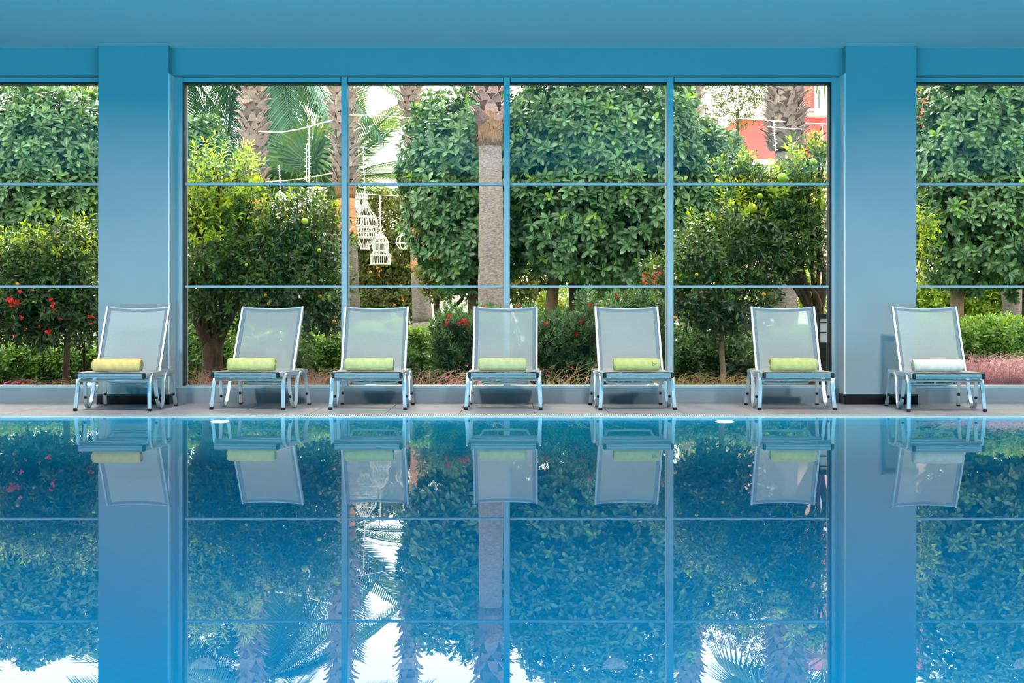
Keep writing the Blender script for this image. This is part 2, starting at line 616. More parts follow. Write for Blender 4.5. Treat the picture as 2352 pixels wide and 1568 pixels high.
# unseen ceiling fill lights added for brightness, shining down and towards the windows only
ring_me = MB().lathe([(0.16, 0.0), (0.19, 0.0), (0.19, -0.012), (0.16, -0.012)], 20).mesh('fill_light_rim')  # rim modelled round each added fill light
for yy in (11.0,):
    for xx in (-8.4, -6.0, -3.6, -1.2, 1.2, 3.6, 6.0, 8.4):
        lamp('fill_light', (xx, yy, ZC - 0.02), FILL_W, 0.3, (1.0, 0.92, 0.80), (0, 0.8, -1), 86)
        link('fill_light_rim', ring_me, FRAME, ceil_o, (xx, yy, ZC))
hous_me = MB().lathe([(0.17, 0.0), (0.15, 0.03), (0.02, 0.035)], 20).mesh('lamp_housing')
for xx in (-7.5, -2.5, 2.5, 7.5):
    lamp('pool_lamp', (xx, PN + 0.08, -0.55), POOL_W, 0.28, (0.10, 0.78, 1.0), (0, 1, 0.10))
    h = link('lamp_housing', hous_me, FRAME, basin, (xx, PN + 0.01, -0.55))
    h.rotation_euler = (-math.pi / 2, 0, 0)

# ------------------------------------------------------------------ sun loungers
LP = {}


def make_lounger():
    root = empty('sun_lounger')
    Wd = 0.595                      # between the leg frames
    for s in (-1, 1):
        x = s * Wd / 2
        xb = s * (Wd / 2 + 0.016)
        prof = [(0.0, 0.0), (0.015, 0.10), (0.035, 0.22), (0.055, 0.275), (0.085, 0.305), (0.125, 0.312), (0.165, 0.30),
                (0.195, 0.265), (0.215, 0.18), (0.238, 0.09), (0.27, 0.035), (0.318, 0.012), (0.366, 0.035), (0.40, 0.09), (0.43, 0.18),
                (0.455, 0.255), (0.485, 0.297), (0.53, 0.312), (0.60, 0.312), (0.655, 0.295), (0.70, 0.24), (0.74, 0.13), (0.775, 0.0)]
        pts = [Vector((xb + s * (0.012 if z < 0.2 else 0.0) * (1 - z / 0.2 if z < 0.2 else 0), y, z)) for (y, z) in prof]
        lg = MB().strip(smooth_path(pts, 3), 0.030, 0.014).build('leg_frame', ALU, root)
        for y in (0.0, 0.775):
            MB().box(xb + s * 0.012 - 0.0165, xb + s * 0.012 + 0.0165, y - 0.011, y + 0.011, 0.0, 0.022, 0.003).build('foot_cap', CAP, lg)
        for (y, z) in ((0.235, 0.105), (0.741, 0.105)):
            MB().lathe([(0.0125, 0), (0.0125, 0.008), (0.006, 0.012)], 10).build('bolt', CAP, lg, (xb + s * 0.004, y - 0.008, z)).rotation_euler = (math.pi / 2, 0, 0)
        rl = MB().box(x - 0.014, x + 0.014, -0.035, 0.80, 0.290, 0.332, 0.006).build('side_rail', ALU, root)
        for (y, z) in ((0.045, 0.31), (0.085, 0.318), (0.165, 0.318), (0.50, 0.318), (0.60, 0.318)):
            MB().lathe([(0.004, 0), (0.004, 0.003)], 8).build('rivet', CAP, rl, (x + s * 0.0145, y, z)).rotation_euler = (0, s * math.pi / 2, 0)
        # back rail from the hinge to the top
        br = MB().strip([Vector((s * 0.285, 0.43, 0.325)), Vector((s * 0.285, 0.72, 0.895))], 0.016, 0.034).build('back_rail', ALU, root)
        MB().box(s * 0.285 - 0.009, s * 0.285 + 0.009, 0.705, 0.738, 0.893, 0.900, 0.002).build('rail_cap', CAP, br)
    fb = MB().box(-0.29, 0.29, -0.062, -0.030, 0.282, 0.322, 0.004)
    fb.box(-0.29, 0.29, -0.067, -0.060, 0.284, 0.294)
    fb.box(-0.29, 0.29, -0.067, -0.060, 0.302, 0.312)
    fb = fb.build('front_bar', ALUD, root)
    for s in (-1, 1):
        MB().box(s * 0.294 - 0.014, s * 0.294 + 0.014, -0.074, -0.026, 0.278, 0.330, 0.008).build('end_cap', CAP, fb)
    MB().tube([(-0.30, 0.02, 0.262), (0.30, 0.02, 0.262)], 0.013, 10).build('cross_bar', ALU, root)
    MB().tube([(-0.30, 0.46, 0.275), (0.30, 0.46, 0.275)], 0.012, 10).build('cross_bar', ALU, root)
    MB().tube([(-0.30, 0.72, 0.285), (0.30, 0.72, 0.285)], 0.012, 10).build('cross_bar', ALU, root)
    sup = [(-0.235, 0.50, 0.29), (-0.205, 0.53, 0.235), (-0.165, 0.54, 0.210), (0.165, 0.54, 0.210), (0.205, 0.53, 0.235), (0.235, 0.50, 0.29)]
    MB().tube(smooth_path(sup, 5), 0.0105, 8).build('support_bar', ALU, root)
    # sling seat, sagging a little
    v, f = [], []
    NX, NY = 8, 6
    for j in range(NY + 1):
        for i in range(NX + 1):
            u, w = i / NX, j / NY
            sag = 0.008 * math.sin(math.pi * u) * math.sin(math.pi * min(1, w * 1.1))
            v.append((-0.285 + 0.57 * u, -0.045 + 0.84 * w, 0.334 - sag))
    for j in range(NY):
        for i in range(NX):
            a = j * (NX + 1) + i
            f.append((a, a + 1, a + NX + 2, a + NX + 1))
    n0 = len(v)
    v += [(p[0], p[1], p[2] - 0.002) for p in v]
    f += [tuple(i + n0 for i in reversed(q)) for q in f]
    MB().add(v, f, True).build('seat_sling', SEATF, root)
    # sling back
    v, f = [], []
    NX, NY = 10, 8
    for j in range(NY + 1):
        for i in range(NX + 1):
            u, w = i / NX, j / NY
            dip = 0.014 * math.sin(math.pi * u) * w * w
            bow = 0.012 * math.sin(math.pi * u) * math.sin(math.pi * w)
            v.append((-0.277 + 0.554 * u, 0.435 + 0.283 * w + bow, 0.335 + 0.555 * w - dip))
    for j in range(NY):
        for i in range(NX):
            a = j * (NX + 1) + i
            f.append((a, a + 1, a + NX + 2, a + NX + 1))
    bk = MB().add(v, f, True).build('back_sling', BACKF, root)
    hem = MB()
    for s in (-1, 1):
        hem.strip([Vector((s * 0.262, 0.434, 0.337)), Vector((s * 0.262, 0.715, 0.890))], 0.028, 0.003)
    hem.strip([Vector((-0.277 + 0.554 * k / 10, 0.7115 + 0.0 * k, 0.876 - 0.014 * math.sin(math.pi * k / 10))) for k in range(11)],
              0.022, 0.003, side=Vector((0, 0.45, 0.89)))
    hem.build('hem', HEMF, bk)
    tp = [(-0.277 + 0.554 * k / 10, 0.722, 0.892 - 0.013 * math.sin(math.pi * k / 10)) for k in range(11)]
    MB().tube(tp, 0.006, 6).build('top_bar', ALU, root)
    return root


def copy_tree(o, parent=None):
    c = o.copy()
    COL.objects.link(c)
    c.parent = parent
    for ch in list(o.children):
        copy_tree(ch, c)
    return c


LG = [  # front centre px, depth, yaw (degrees), label
    (258, 13.08, -4.0, 'white and grey sun lounger before the left pillar, holding the yellow towel'),
    (568, 13.25, -9.0, 'sun lounger turned towards the right, second from the left, below the citrus trunk'),
    (844.6, 13.25, -1.3, 'sun lounger before the first slim window post, third from the left'),
    (1156, 13.27, -1.5, 'middle sun lounger of the seven, below the smooth grey palm trunk'),
    (1464.4, 13.23, 3.6, 'sun lounger before the red-flowered needle shrub, third from the right'),
    (1831, 13.20, 0.0, 'sun lounger beside the black garden lantern, second from the right'),
    (2174.5, 13.02, 0.0, 'rightmost sun lounger, half before the right pillar, holding the cream towel'),
]
proto = make_lounger()
for i, (px, d, yaw, lab) in enumerate(LG):
    o = proto if i == 0 else copy_tree(proto)
    o.location = (PX(px, d), d, 0.0)
    o.rotation_euler = (0, 0, math.radians(yaw))
    tag(o, lab, 'sun lounger', 'aluminium sun loungers in a row along the pool')
    LP[i] = o

# rolled towels
TWL = [
    (266, 109, rgb(232, 214, 120), 'yellow rolled towel with deep creases, on the leftmost lounger'),
    (576, 108, rgb(218, 224, 128), 'yellow-green rolled towel on the second lounger from the left'),
    (847, 109, rgb(196, 212, 128), 'light green rolled towel with a small grey tag, on the third lounger from the left'),
    (1154, 108, rgb(202, 216, 140), 'pale green rolled towel on the middle lounger'),
    (1463, 104, rgb(196, 208, 116), 'lime green rolled towel with two embroidered letters'),
    (1825, 104, rgb(206, 216, 120), 'lime green rolled towel on the lounger beside the black lantern'),
    (2158, 112, rgb(240, 238, 190), 'cream rolled towel on the rightmost lounger'),
]
for i, (px, wpx, col, lab) in enumerate(TWL):
    L = LP[i]
    d = LG[i][1] + 0.06
    m = plain('towel_cloth', (min(1, col[0] * 1.10), col[1] * 0.93, min(1, col[2] * 1.3), 1), 0.95, spec=0.1, var=0.10, scale=22, bump=0.5, bscale=260)
    Lw = wpx * d / F
    rnd = random.Random(i + 3)
    ph = rnd.uniform(0, 6)
    NS, NA = 26, 22
    hh, ww = 0.056, 0.072
    v, f = [], []
    deep = 2.2 if i == 0 else 1.0
    for a in range(NS + 1):
        u = a / NS
        end = min(1.0, min(u, 1 - u) * 14)
        sc_ = 0.90 + 0.10 * math.sqrt(max(0, end))
        for k in range(NA):
            an = 2 * math.pi * k / NA
            cs, sn = math.cos(an), math.sin(an)
            r = sc_ * (1 + 0.022 * math.sin(u * 9 + ph) + 0.012 * deep * math.sin(u * 33 + ph + 1.5 * math.sin(an)) * math.sin(u * 5 + ph))
            px_, pz_ = ww * r * (abs(cs) ** 0.75) * (1 if cs > 0 else -1), hh * r * (abs(sn) ** 0.75) * (1 if sn > 0 else -1)
            v.append(((u - 0.5) * Lw, px_, hh + max(pz_, -hh)))
    for a in range(NS):
        for k in range(NA):
            k2 = (k + 1) % NA
            f.append((a * NA + k, a * NA + k2, (a + 1) * NA + k2, (a + 1) * NA + k))
    f.append(tuple(range(NA - 1, -1, -1)))
    f.append(tuple(NS * NA + k for k in range(NA)))
    base = P(px, 850, d)
    root = empty('rolled_towel', (PX(px, d), d + ww * 0.9, 0.3355), math.radians(LG[i][2] * 0.6))
    tag(root, lab, 'towel', 'rolled towels on the loungers')
    MB().add(v, f, True).build('roll', m, root)
    # the spiral of the rolled layers at both ends
    for s in (-1, 1):
        sp = []
        for k in range(60):
            t = k / 59
            an = t * 2 * math.pi * 2.6
            sp.append(Vector((s * (Lw / 2 + 0.002), ww * (0.15 + 0.8 * t) * math.cos(an) * 0.93, hh + hh * (0.15 + 0.8 * t) * math.sin(an) * 0.93)))
        MB().tube(sp, 0.0045, 5).build('rolled_edge', m, root)
    # outer flap of the cloth, a raised lip along the roll
    MB().tube([(-Lw / 2 * 0.97 + Lw * 0.97 * k / 12, -ww * 0.62, 2 * hh * 0.88 + 0.002 * math.sin(k * 1.7 + ph)) for k in range(13)], 0.005, 6).build('flap_edge', m, root)
    if i == 4:
        cu = bpy.data.curves.new('embroidery', 'FONT')
        cu.body = 'br'; cu.size = 0.052; cu.extrude = 0.0006
        tmp = bpy.data.objects.new('tmp_text', cu); COL.objects.link(tmp)
        dg = bpy.context.evaluated_depsgraph_get()
        me = bpy.data.meshes.new_from_object(tmp.evaluated_get(dg))
        bpy.data.objects.remove(tmp)
        me.materials.clear()
        e = link('embroidery', me, plain('olive_thread', rgb(120, 130, 60), 0.9), root, (Lw * 0.325, -ww * 1.035, hh * 0.85))
        e.rotation_euler = (math.pi / 2, 0, 0)
    if i in (0, 2):
        MB().box(Lw / 2 - 0.002, Lw / 2 + 0.012, -0.045, -0.030, 0.004, 0.034, 0.001).build('cloth_tag', plain('grey_tag', (0.12, 0.14, 0.16, 1), 0.8), root)


# ------------------------------------------------------------------ garden: leaf machinery
def leaf_tpl(w=0.36, fold=0.10, droop=0.10, petiole=0.08):
    """leaf of length 1 along +Y: verts, faces, uv"""
    ts = (0.28, 0.60, 0.86)
    ws = (w * 0.72, w, w * 0.66)
    v = [(0, 0, 0)]
    uv = [(0.5, 0)]
    for t, ww in zip(ts, ws):
        z = -droop * t * t
        v += [(-ww / 2, t, z + fold * ww), (0, t, z), (ww / 2, t, z + fold * ww)]
        uv += [(0, t), (0.5, t), (1, t)]
    v.append((0, 1, -droop)); uv.append((0.5, 1))
    f = [(0, 2, 1), (0, 3, 2), (1, 2, 5, 4), (2, 3, 6, 5), (4, 5, 8, 7), (5, 6, 9, 8), (7, 8, 10), (8, 9, 10)]
    return np.array(v, float), f, np.array(uv, float)


def needle_tpl(w=0.10):
    v = np.array([(0, 0, 0), (-w / 2, 0.45, 0.02), (w / 2, 0.45, 0.02), (0, 1, 0)], float)
    return v, [(0, 2, 1), (1, 2, 3)], np.array([(0.5, 0), (0, 0.5), (1, 0.5), (0.5, 1)], float)


def tpl_mesh(tpl, name, mat):
    v, f, uv = tpl
    me = bpy.data.meshes.new(name)
    me.from_pydata([tuple(p) for p in v], [], f)
    ul = me.uv_layers.new(name='UVMap')
    li = np.empty(len(me.loops), np.int32)
    me.loops.foreach_get('vertex_index', li)
    ul.data.foreach_set('uv', uv[li].astype(np.float32).ravel())
    me.materials.append(mat)
    return me


def inst_mesh(tpl, pos, R, size, name, mats, mat_idx=None):
    """many copies of a template as one mesh; R (N,3,3) with columns x, y, z"""
    v, f, uv = tpl
    N, nv = len(pos), len(v)
    V = np.einsum('nij,vj->nvi', R, v) * np.asarray(size).reshape(-1, 1, 1) + pos[:, None, :]
    flat = np.concatenate([np.array(q) for q in f])
    lens = np.array([len(q) for q in f])
    loops = (flat[None, :] + (np.arange(N) * nv)[:, None]).ravel().astype(np.int32)
    tot = np.tile(lens, N)
    starts = np.concatenate([[0], np.cumsum(tot)[:-1]]).astype(np.int32)
    me = bpy.data.meshes.new(name)
    me.vertices.add(N * nv)
    me.vertices.foreach_set('co', V.astype(np.float32).ravel())
    me.loops.add(len(loops))
    me.loops.foreach_set('vertex_index', loops)
    me.polygons.add(len(tot))
    me.polygons.foreach_set('loop_start', starts)
    ul = me.uv_layers.new(name='UVMap')
    ul.data.foreach_set('uv', np.tile(uv[flat].astype(np.float32), (N, 1)).ravel())
    for m in mats:
        me.materials.append(m)
    if mat_idx is not None:
        me.polygons.foreach_set('material_index', np.repeat(mat_idx, len(f)).astype(np.int32))
    me.update(calc_edges=True)
    me.validate()
    return me


def nrm(a):
    return a / np.maximum(np.linalg.norm(a, axis=-1, keepdims=True), 1e-9)


def frames(d, up):
    y = nrm(d)
    x = np.cross(y, up)
    bad = np.linalg.norm(x, axis=1) < 1e-3
    x[bad] = np.cross(y[bad], np.array([0.31, 0.9, 0.2]))
    x = nrm(x)
    z = np.cross(x, y)
    return np.stack([x, y, z], axis=2)


def whorls(pos, axis, per, th0, th1, size, stretch=0.0, jit=0.12):
    """leaves in rosettes (stretch 0) or along a twig (stretch = twig length)"""
    n = len(pos)
    axis = nrm(axis)
    ref = np.where(np.abs(axis[:, 2:3]) < 0.9, np.array([[0, 0, 1.0]]), np.array([[1.0, 0, 0]]))
    u = nrm(np.cross(axis, ref))
    w = np.cross(axis, u)
    ph0 = RNG.uniform(0, 6.28, n)
    Ps, Ds, Us, Ss = [], [], [], []
    for j in range(per):
        t = j / max(1, per - 1)
        ph = ph0 + j * 2.39996 + RNG.uniform(-0.25, 0.25, n)
        th = np.radians(th1 + (th0 - th1) * t) + RNG.uniform(-0.18, 0.18, n)
        rad = u * np.cos(ph)[:, None] + w * np.sin(ph)[:, None]
        d = axis * np.cos(th)[:, None] + rad * np.sin(th)[:, None]
        d = d + RNG.normal(0, jit, d.shape)
        d[:, 2] -= 0.08
        Ps.append(pos + axis * (stretch * t) + rad * 0.004)
        Ds.append(d)
        Us.append(axis + np.array([0, 0, 0.35]) + RNG.normal(0, 0.15, d.shape))
        Ss.append(size * RNG.uniform(0.75, 1.12, n) * (1.0 - 0.25 * t))
    return np.concatenate(Ps), np.concatenate(Ds), np.concatenate(Us), np.concatenate(Ss)


def in_frame(p):
    x = CX + p[:, 0] * F / p[:, 1]
    y = HY - (p[:, 2] - CH) * F / p[:, 1]
    ok = (x > 5) & (x < 2347) & (y > 195) & (y < 885)
    for (a, b) in ((222, 424), (1905, 2106)):
        ok &= ~((x > a) & (x < b))
    return ok


def foliage(root, tpl, pos, d, up, size, mats, n_parts=0, name='foliage', midx=None, part='leaf'):
    """the n_parts largest leaves in view as parts of their own, the rest as one part"""
    R = frames(d, up)
    loc = np.array(root.location)
    pick = np.zeros(len(pos), bool)
    if midx is None:
        midx = np.zeros(len(pos), int)
    if n_parts:
        sc_ = np.where(in_frame(pos), size / pos[:, 1], 0)
        key = sc_ - 1000 * 0
        depth = pos[:, 1]
        front = in_frame(pos)
        order = np.argsort(np.where(front, depth - size * 2.0, 1e9))[:n_parts]
        pick[order] = True
        tm = [tpl_mesh(tpl, part, m) for m in mats]
        for i in order:
            if not front[i]:
                continue
            o = bpy.data.objects.new(part, tm[midx[i]])
            COL.objects.link(o)
            o.parent = root
            M = Matrix([[*(R[i][r] * size[i]), pos[i][r] - loc[r]] for r in range(3)] + [[0, 0, 0, 1]])
            o.matrix_basis = M
    rest = ~pick
    me = inst_mesh(tpl, pos[rest] - loc, R[rest], size[rest], name, mats, midx[rest])
    o = link(name, me, None, root)
    tag(o, kind='stuff')
    return o


LEAF_FICUS = leaf_tpl(0.46, 0.12, 0.12)
LEAF_CITRUS = leaf_tpl(0.40, 0.22, 0.16)
LEAF_HEDGE = leaf_tpl(0.38, 0.10, 0.10)
NEEDLE = needle_tpl(0.24)

M_FICUS = leaf_mat('ficus_leaf', (0.030, 0.095, 0.042, 1), (0.13, 0.29, 0.11, 1), 0.38, 0.20, rib=0.4, spec=0.45)
M_FICUSY = leaf_mat('young_ficus_leaf', (0.12, 0.30, 0.04, 1), (0.28, 0.46, 0.06, 1), 0.4, 0.35, rib=0.4)
M_CIT = leaf_mat('citrus_leaf', (0.025, 0.085, 0.016, 1), (0.15, 0.30, 0.03, 1), 0.33, 0.28, rib=0.2, spec=0.6)
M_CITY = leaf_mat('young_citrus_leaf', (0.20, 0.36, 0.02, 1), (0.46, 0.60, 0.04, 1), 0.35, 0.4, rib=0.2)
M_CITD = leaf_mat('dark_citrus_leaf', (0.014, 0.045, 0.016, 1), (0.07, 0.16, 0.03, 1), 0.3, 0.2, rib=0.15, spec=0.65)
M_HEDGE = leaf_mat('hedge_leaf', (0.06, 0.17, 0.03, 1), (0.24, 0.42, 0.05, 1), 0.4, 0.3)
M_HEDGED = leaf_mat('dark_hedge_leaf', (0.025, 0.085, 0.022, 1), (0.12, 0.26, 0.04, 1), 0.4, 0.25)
M_NEED = leaf_mat('needle_leaf', (0.03, 0.10, 0.045, 1), (0.13, 0.28, 0.10, 1), 0.5, 0.2)
M_OLIVE = leaf_mat('olive_leaf', (0.07, 0.10, 0.02, 1), (0.22, 0.26, 0.06, 1), 0.5, 0.35)
M_YELL = leaf_mat('yellow_green_leaf', (0.12, 0.24, 0.025, 1), (0.34, 0.46, 0.06, 1), 0.5, 0.4)
M_PALMG = leaf_mat('palm_leaflet', (0.06, 0.15, 0.055, 1), (0.20, 0.33, 0.11, 1), 0.45, 0.3)
M_PALMT = leaf_mat('bluish_palm_leaflet', (0.035, 0.12, 0.07, 1), (0.12, 0.27, 0.15, 1), 0.45, 0.3)
BARK = trunk_mat('brown_bark', (0.045, 0.028, 0.018, 1), (0.20, 0.115, 0.07, 1), (14, 14, 5))
BARKT = trunk_mat('tan_smooth_bark', (0.22, 0.15, 0.09, 1), (0.36, 0.25, 0.16, 1), (6, 6, 14), 0.2)
BARKD = trunk_mat('dark_bark', (0.03, 0.022, 0.016, 1), (0.10, 0.07, 0.05, 1), (14, 14, 5))


def ellipsoid_shell(c, r, n, p=2.4, lay=(1.0, 0.88, 0.76), lump=0.07, seed=0, back=0.35, bottom=True):
    """points and outward axes on a lumpy crown, in layers"""
    rg = np.random.default_rng(seed)
    Ps, As = [], []
    ph = rg.uniform(0, 6.28, 6)
    for li, s in enumerate(lay):
        m = int(n * (1.0 if li == 0 else 0.6))
        d = nrm(rg.normal(size=(m * 2, 3)))
        keep = (d[:, 1] < 0.25) | (rg.uniform(size=len(d)) < back)
        d = d[keep][:m]
        q = (np.abs(d / 1.0) ** p).sum(1) ** (-1.0 / p)
        lum = 1 + lump * (np.sin(d[:, 0] * 7 + ph[0]) * np.sin(d[:, 2] * 6 + ph[1]) + 0.7 * np.sin(d[:, 0] * 13 + ph[2]) * np.sin(d[:, 2] * 12 + ph[3]) + 0.5 * np.sin(d[:, 1] * 9 + ph[4]))
        pt = d * (q * lum * s * rg.uniform(0.94, 1.04, len(d)))[:, None] * np.array(r)
        nn = nrm(np.sign(d) * np.abs(d * q[:, None]) ** (p - 1) / np.array(r))
        Ps.append(pt + np.array(c))
        As.append(nn)
    return np.concatenate(Ps), np.concatenate(As)


def ficus(label, cpx, cpy, dc, apx, cpx_h, b, n, trunks, parts=300, seed=1, p=2.5, group='round-leaved ficus trees', lay=(1.0, 0.88, 0.76), zcut=None):
    c = P(cpx, cpy, dc)
    r = (apx * dc / F, b, cpx_h * dc / F)
    root = empty('ficus_tree', (c.x, dc, 0.0))
    tag(root, label, 'tree', group)
    pos, ax = ellipsoid_shell(c, r, n, p, seed=seed, lay=lay)
    ax = nrm(ax + np.array([0, -0.1, 0.45]) + RNG.normal(0, 0.25, ax.shape))
    pp, d, up, sz = whorls(pos, ax, 7, 28, 84, 0.145)
    yng = RNG.uniform(size=len(pos)) < 0.10
    yl = np.tile(yng, 7)
    j = np.repeat(np.arange(7), len(pos))
    midx = (yl & (j >= 4)).astype(int)
    q, qa = ellipsoid_shell(c, r, int(n * 0.45), p, seed=seed + 50, lay=(0.62, 0.48, 0.3), back=1.0)
    p2, d2, u2, s2 = whorls(q, nrm(qa + RNG.normal(0, 0.5, qa.shape)), 6, 40, 95, 0.24)
    pp, d, up, sz = np.concatenate([pp, p2]), np.concatenate([d, d2]), np.concatenate([up, u2]), np.concatenate([sz, s2])
    midx = np.concatenate([midx, np.zeros(len(p2), int)])
    foliage(root, LEAF_FICUS, pp, d, up, sz, [M_FICUS, M_FICUSY], parts, midx=midx)
    for (tx, tw, mat, top) in trunks:
        tp = [P(tx, 0, dc)]
        x = PX(tx, dc)
        rr = tw * dc / F / 2
        h = c.z - r[2] * 0.3
        tb = MB().tube(smooth_path([(x - c.x, 0.0, -0.1), (x - c.x + 0.01, 0.0, h * 0.4), (x - c.x + top * 0.4, 0, h * 0.75), (x - c.x + top, 0.0, h)], 5),
                       [rr * 1.12] * 5 + [rr] * 5 + [rr * 0.9] * 5 + [rr * 0.6], 14)
        tb.build('trunk', mat, root)
    # a few limbs inside the crown
    lb = MB()
    rg = random.Random(seed)
    for k in range(9):
        a = rg.uniform(0, 6.28)
        e = Vector((r[0] * 0.75 * math.cos(a), r[1] * 0.6 * math.sin(a), c.z + r[2] * rg.uniform(-0.5, 0.7)))
        s0 = Vector((PX(trunks[0][0], dc) - c.x, 0, max(0.4, c.z - r[2] * 0.8))) if trunks else Vector((0, 0, c.z - r[2]))
        lb.tube(bez(s0, (s0 + e) / 2 + Vector((0, 0, 0.25)), e, 6), [0.05, 0.045, 0.04, 0.034, 0.028, 0.02, 0.012], 6)
    lb.build('limb', BARKD, root)
    return root


ficus('large round-leaved ficus crown in the middle, right of the smooth palm trunk', 1372, 395, 21.95, 222, 262, 1.45, 1500,
      [(1265, 28, BARKT, 0.3), (1322, 33, BARKD, -0.1)], seed=3, p=2.7)
ficus('narrow ficus crown left of the smooth grey palm trunk', 1082, 428, 21.9, 155, 226, 1.0, 850, [(1085, 24, BARKD, 0.0)], seed=4, p=2.3)
ficus('lower ficus crown behind the fruiting citrus, beside the coral house', 1605, 455, 22.2, 122, 168, 0.9, 560, [(1610, 24, BARKD, 0.0)], seed=5, p=2.3)
ficus('ficus crown filling the left window behind the small citrus tree', 95, 425, 21.9, 190, 225, 1.25, 1150, [(60, 28, BARKD, 0.0)], seed=6, p=2.4)
ficus('dense ficus crown filling the right window', 2285, 385, 21.9, 215, 268, 1.35, 1450, [(2196, 31, BARKT, 0.2), (2362, 30, BARKD, 0.0)], seed=7, p=2.7)
ficus('small ficus top rising behind the yellow-tipped citrus', 455, 400, 21.5, 78, 122, 0.6, 330, [(455, 22, BARKD, 0.0)], seed=8, p=2.2)


# ------------------------------------------------------------------ citrus trees
FRUITS = []


def citrus(label, d, base, fork, blobs, n, mats, mixw, seed, trunk_w, parts=300, name='citrus_tree', limbs=(), size=0.085, bark=BARK, per=9, group='citrus trees beside the glass'):
    rg = np.random.default_rng(seed)
    b = P(*base, d); b.z = 0.0
    root = empty(name, (b.x, d, 0.0))
    tag(root, label, 'tree', group)
    fk = P(*fork, d)
    tot = sum(q[2] ** 2 for q in blobs)
    Ps, As, Bi = [], [], []
    cents = []
    ally = [q[1] for q in blobs]
    for k, q in enumerate(blobs):
        c = np.array(P(q[0], q[1], d + (q[3] if len(q) > 3 else 0.0)))
        r = q[2] * d / F
        m = int(n * q[2] ** 2 / tot)
        dr = nrm(rg.normal(size=(m, 3)))
        rad = r * rg.uniform(0.25, 1.0, m) ** 0.5 * rg.uniform(0.9, 1.1, m)
        pt = c + dr * rad[:, None] * np.array([1.0, 0.85, 1.0])
        Ps.append(pt); As.append(nrm(dr + np.array([0, -0.15, 0.55]) + rg.normal(0, 0.3, dr.shape)))
        Bi.append(np.full(m, k))
        cents.append(c)
    pos, ax, bi = np.concatenate(Ps), np.concatenate(As), np.concatenate(Bi)
    keep = (pos[:, 1] > 14.85) & (pos[:, 2] > 0.12)
    pos, ax, bi = pos[keep], ax[keep], bi[keep]
    pp, dd, up, sz = whorls(pos, ax, per, 25, 78, size, stretch=0.16)
    keep = pp[:, 1] > 14.75
    # young pale shoots towards the top of the crown
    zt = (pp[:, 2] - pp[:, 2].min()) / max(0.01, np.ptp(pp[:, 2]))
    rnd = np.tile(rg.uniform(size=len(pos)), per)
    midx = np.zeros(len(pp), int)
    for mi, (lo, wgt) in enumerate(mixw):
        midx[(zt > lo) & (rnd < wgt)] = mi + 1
    foliage(root, LEAF_CITRUS, pp[keep], dd[keep], up[keep], sz[keep], mats, parts, midx=midx[keep])
    tw = trunk_w * d / F / 2
    o = np.array([b.x, d, 0.0])
    loc = Vector((b.x, d, 0.0))
    f0 = fk - loc
    tp = smooth_path([(0, 0, -0.1), (0.01, 0, f0.z * 0.35), (f0.x * 0.7, f0.y, f0.z * 0.75), f0 + Vector((0, 0, 0.10))], 6)
    MB().tube(tp, [tw * (1.25 - 0.3 * min(1, i / 8) - (0.75 * max(0, (i - 14) / 4) ** 2)) for i in range(len(tp))], 12).build('trunk', bark, root)
    lb = MB()
    for pts in limbs:
        w0 = pts[0]
        q = [P(x, y, d + dz) - loc for (x, y, dz) in pts[1:]]
        q = smooth_path([f0 * 0.72 + Vector((0, 0, 0.02))] + q, 5)
        lb.tube(q, [w0 * (1 - 0.65 * i / (len(q) - 1)) for i in range(len(q))], 9)
    for k, c in enumerate(cents):
        e = Vector(c) - loc
        mid = f0 * 0.5 + e * 0.5 + Vector((random.uniform(-0.1, 0.1), random.uniform(-0.08, 0.08), 0.05))
        lb.tube(bez(f0, mid, e, 8), [0.026 - 0.0018 * i for i in range(9)], 7)
        idx = np.where(bi == k)[0]
        for i in rg.choice(idx, min(len(idx), 16), replace=False):
            t = Vector(pos[i]) - loc
            s = f0.lerp(e, 0.75) if rg.uniform() < 0.4 else e
            lb.tube(bez(s, (s + t) / 2 + Vector((0, 0, -0.03)), t, 4), [0.010, 0.008, 0.007, 0.005, 0.003], 5)
    lb.build('branches', bark, root)
    return root


def sphere(n=12, m=8, r=1.0, squash=0.94):
    prof = [(r * math.sin(math.pi * k / m), -r * squash * math.cos(math.pi * k / m)) for k in range(m + 1)]
    prof[0] = (0.0005, prof[0][1]); prof[-1] = (0.0005, prof[-1][1])
    return MB().lathe(prof, n)


GREENF = plain('green_citrus_skin', rgb(150, 185, 40), 0.4, var=0.15, scale=30)
YELF = plain('yellow_citrus_skin', rgb(205, 200, 50), 0.4, var=0.15, scale=30)
ORF = plain('orange_citrus_skin', rgb(225, 150, 45), 0.4, var=0.15, scale=30)
sph = sphere().mesh('fruit_shape')


def fruits(root, lst, d):
    for (x, y, r, m) in lst:
        p = P(x, y, d)
        rr = r * d / F
        me = sph.copy(); me.materials.append(m)
        o = link('fruit', me, None, root, p - root.location)
        o.scale = (rr, rr, rr)
        MB().tube([(0, 0, 0.9), (0.05, 0, 1.5)], 0.09, 5).build('stalk', BARK, o)


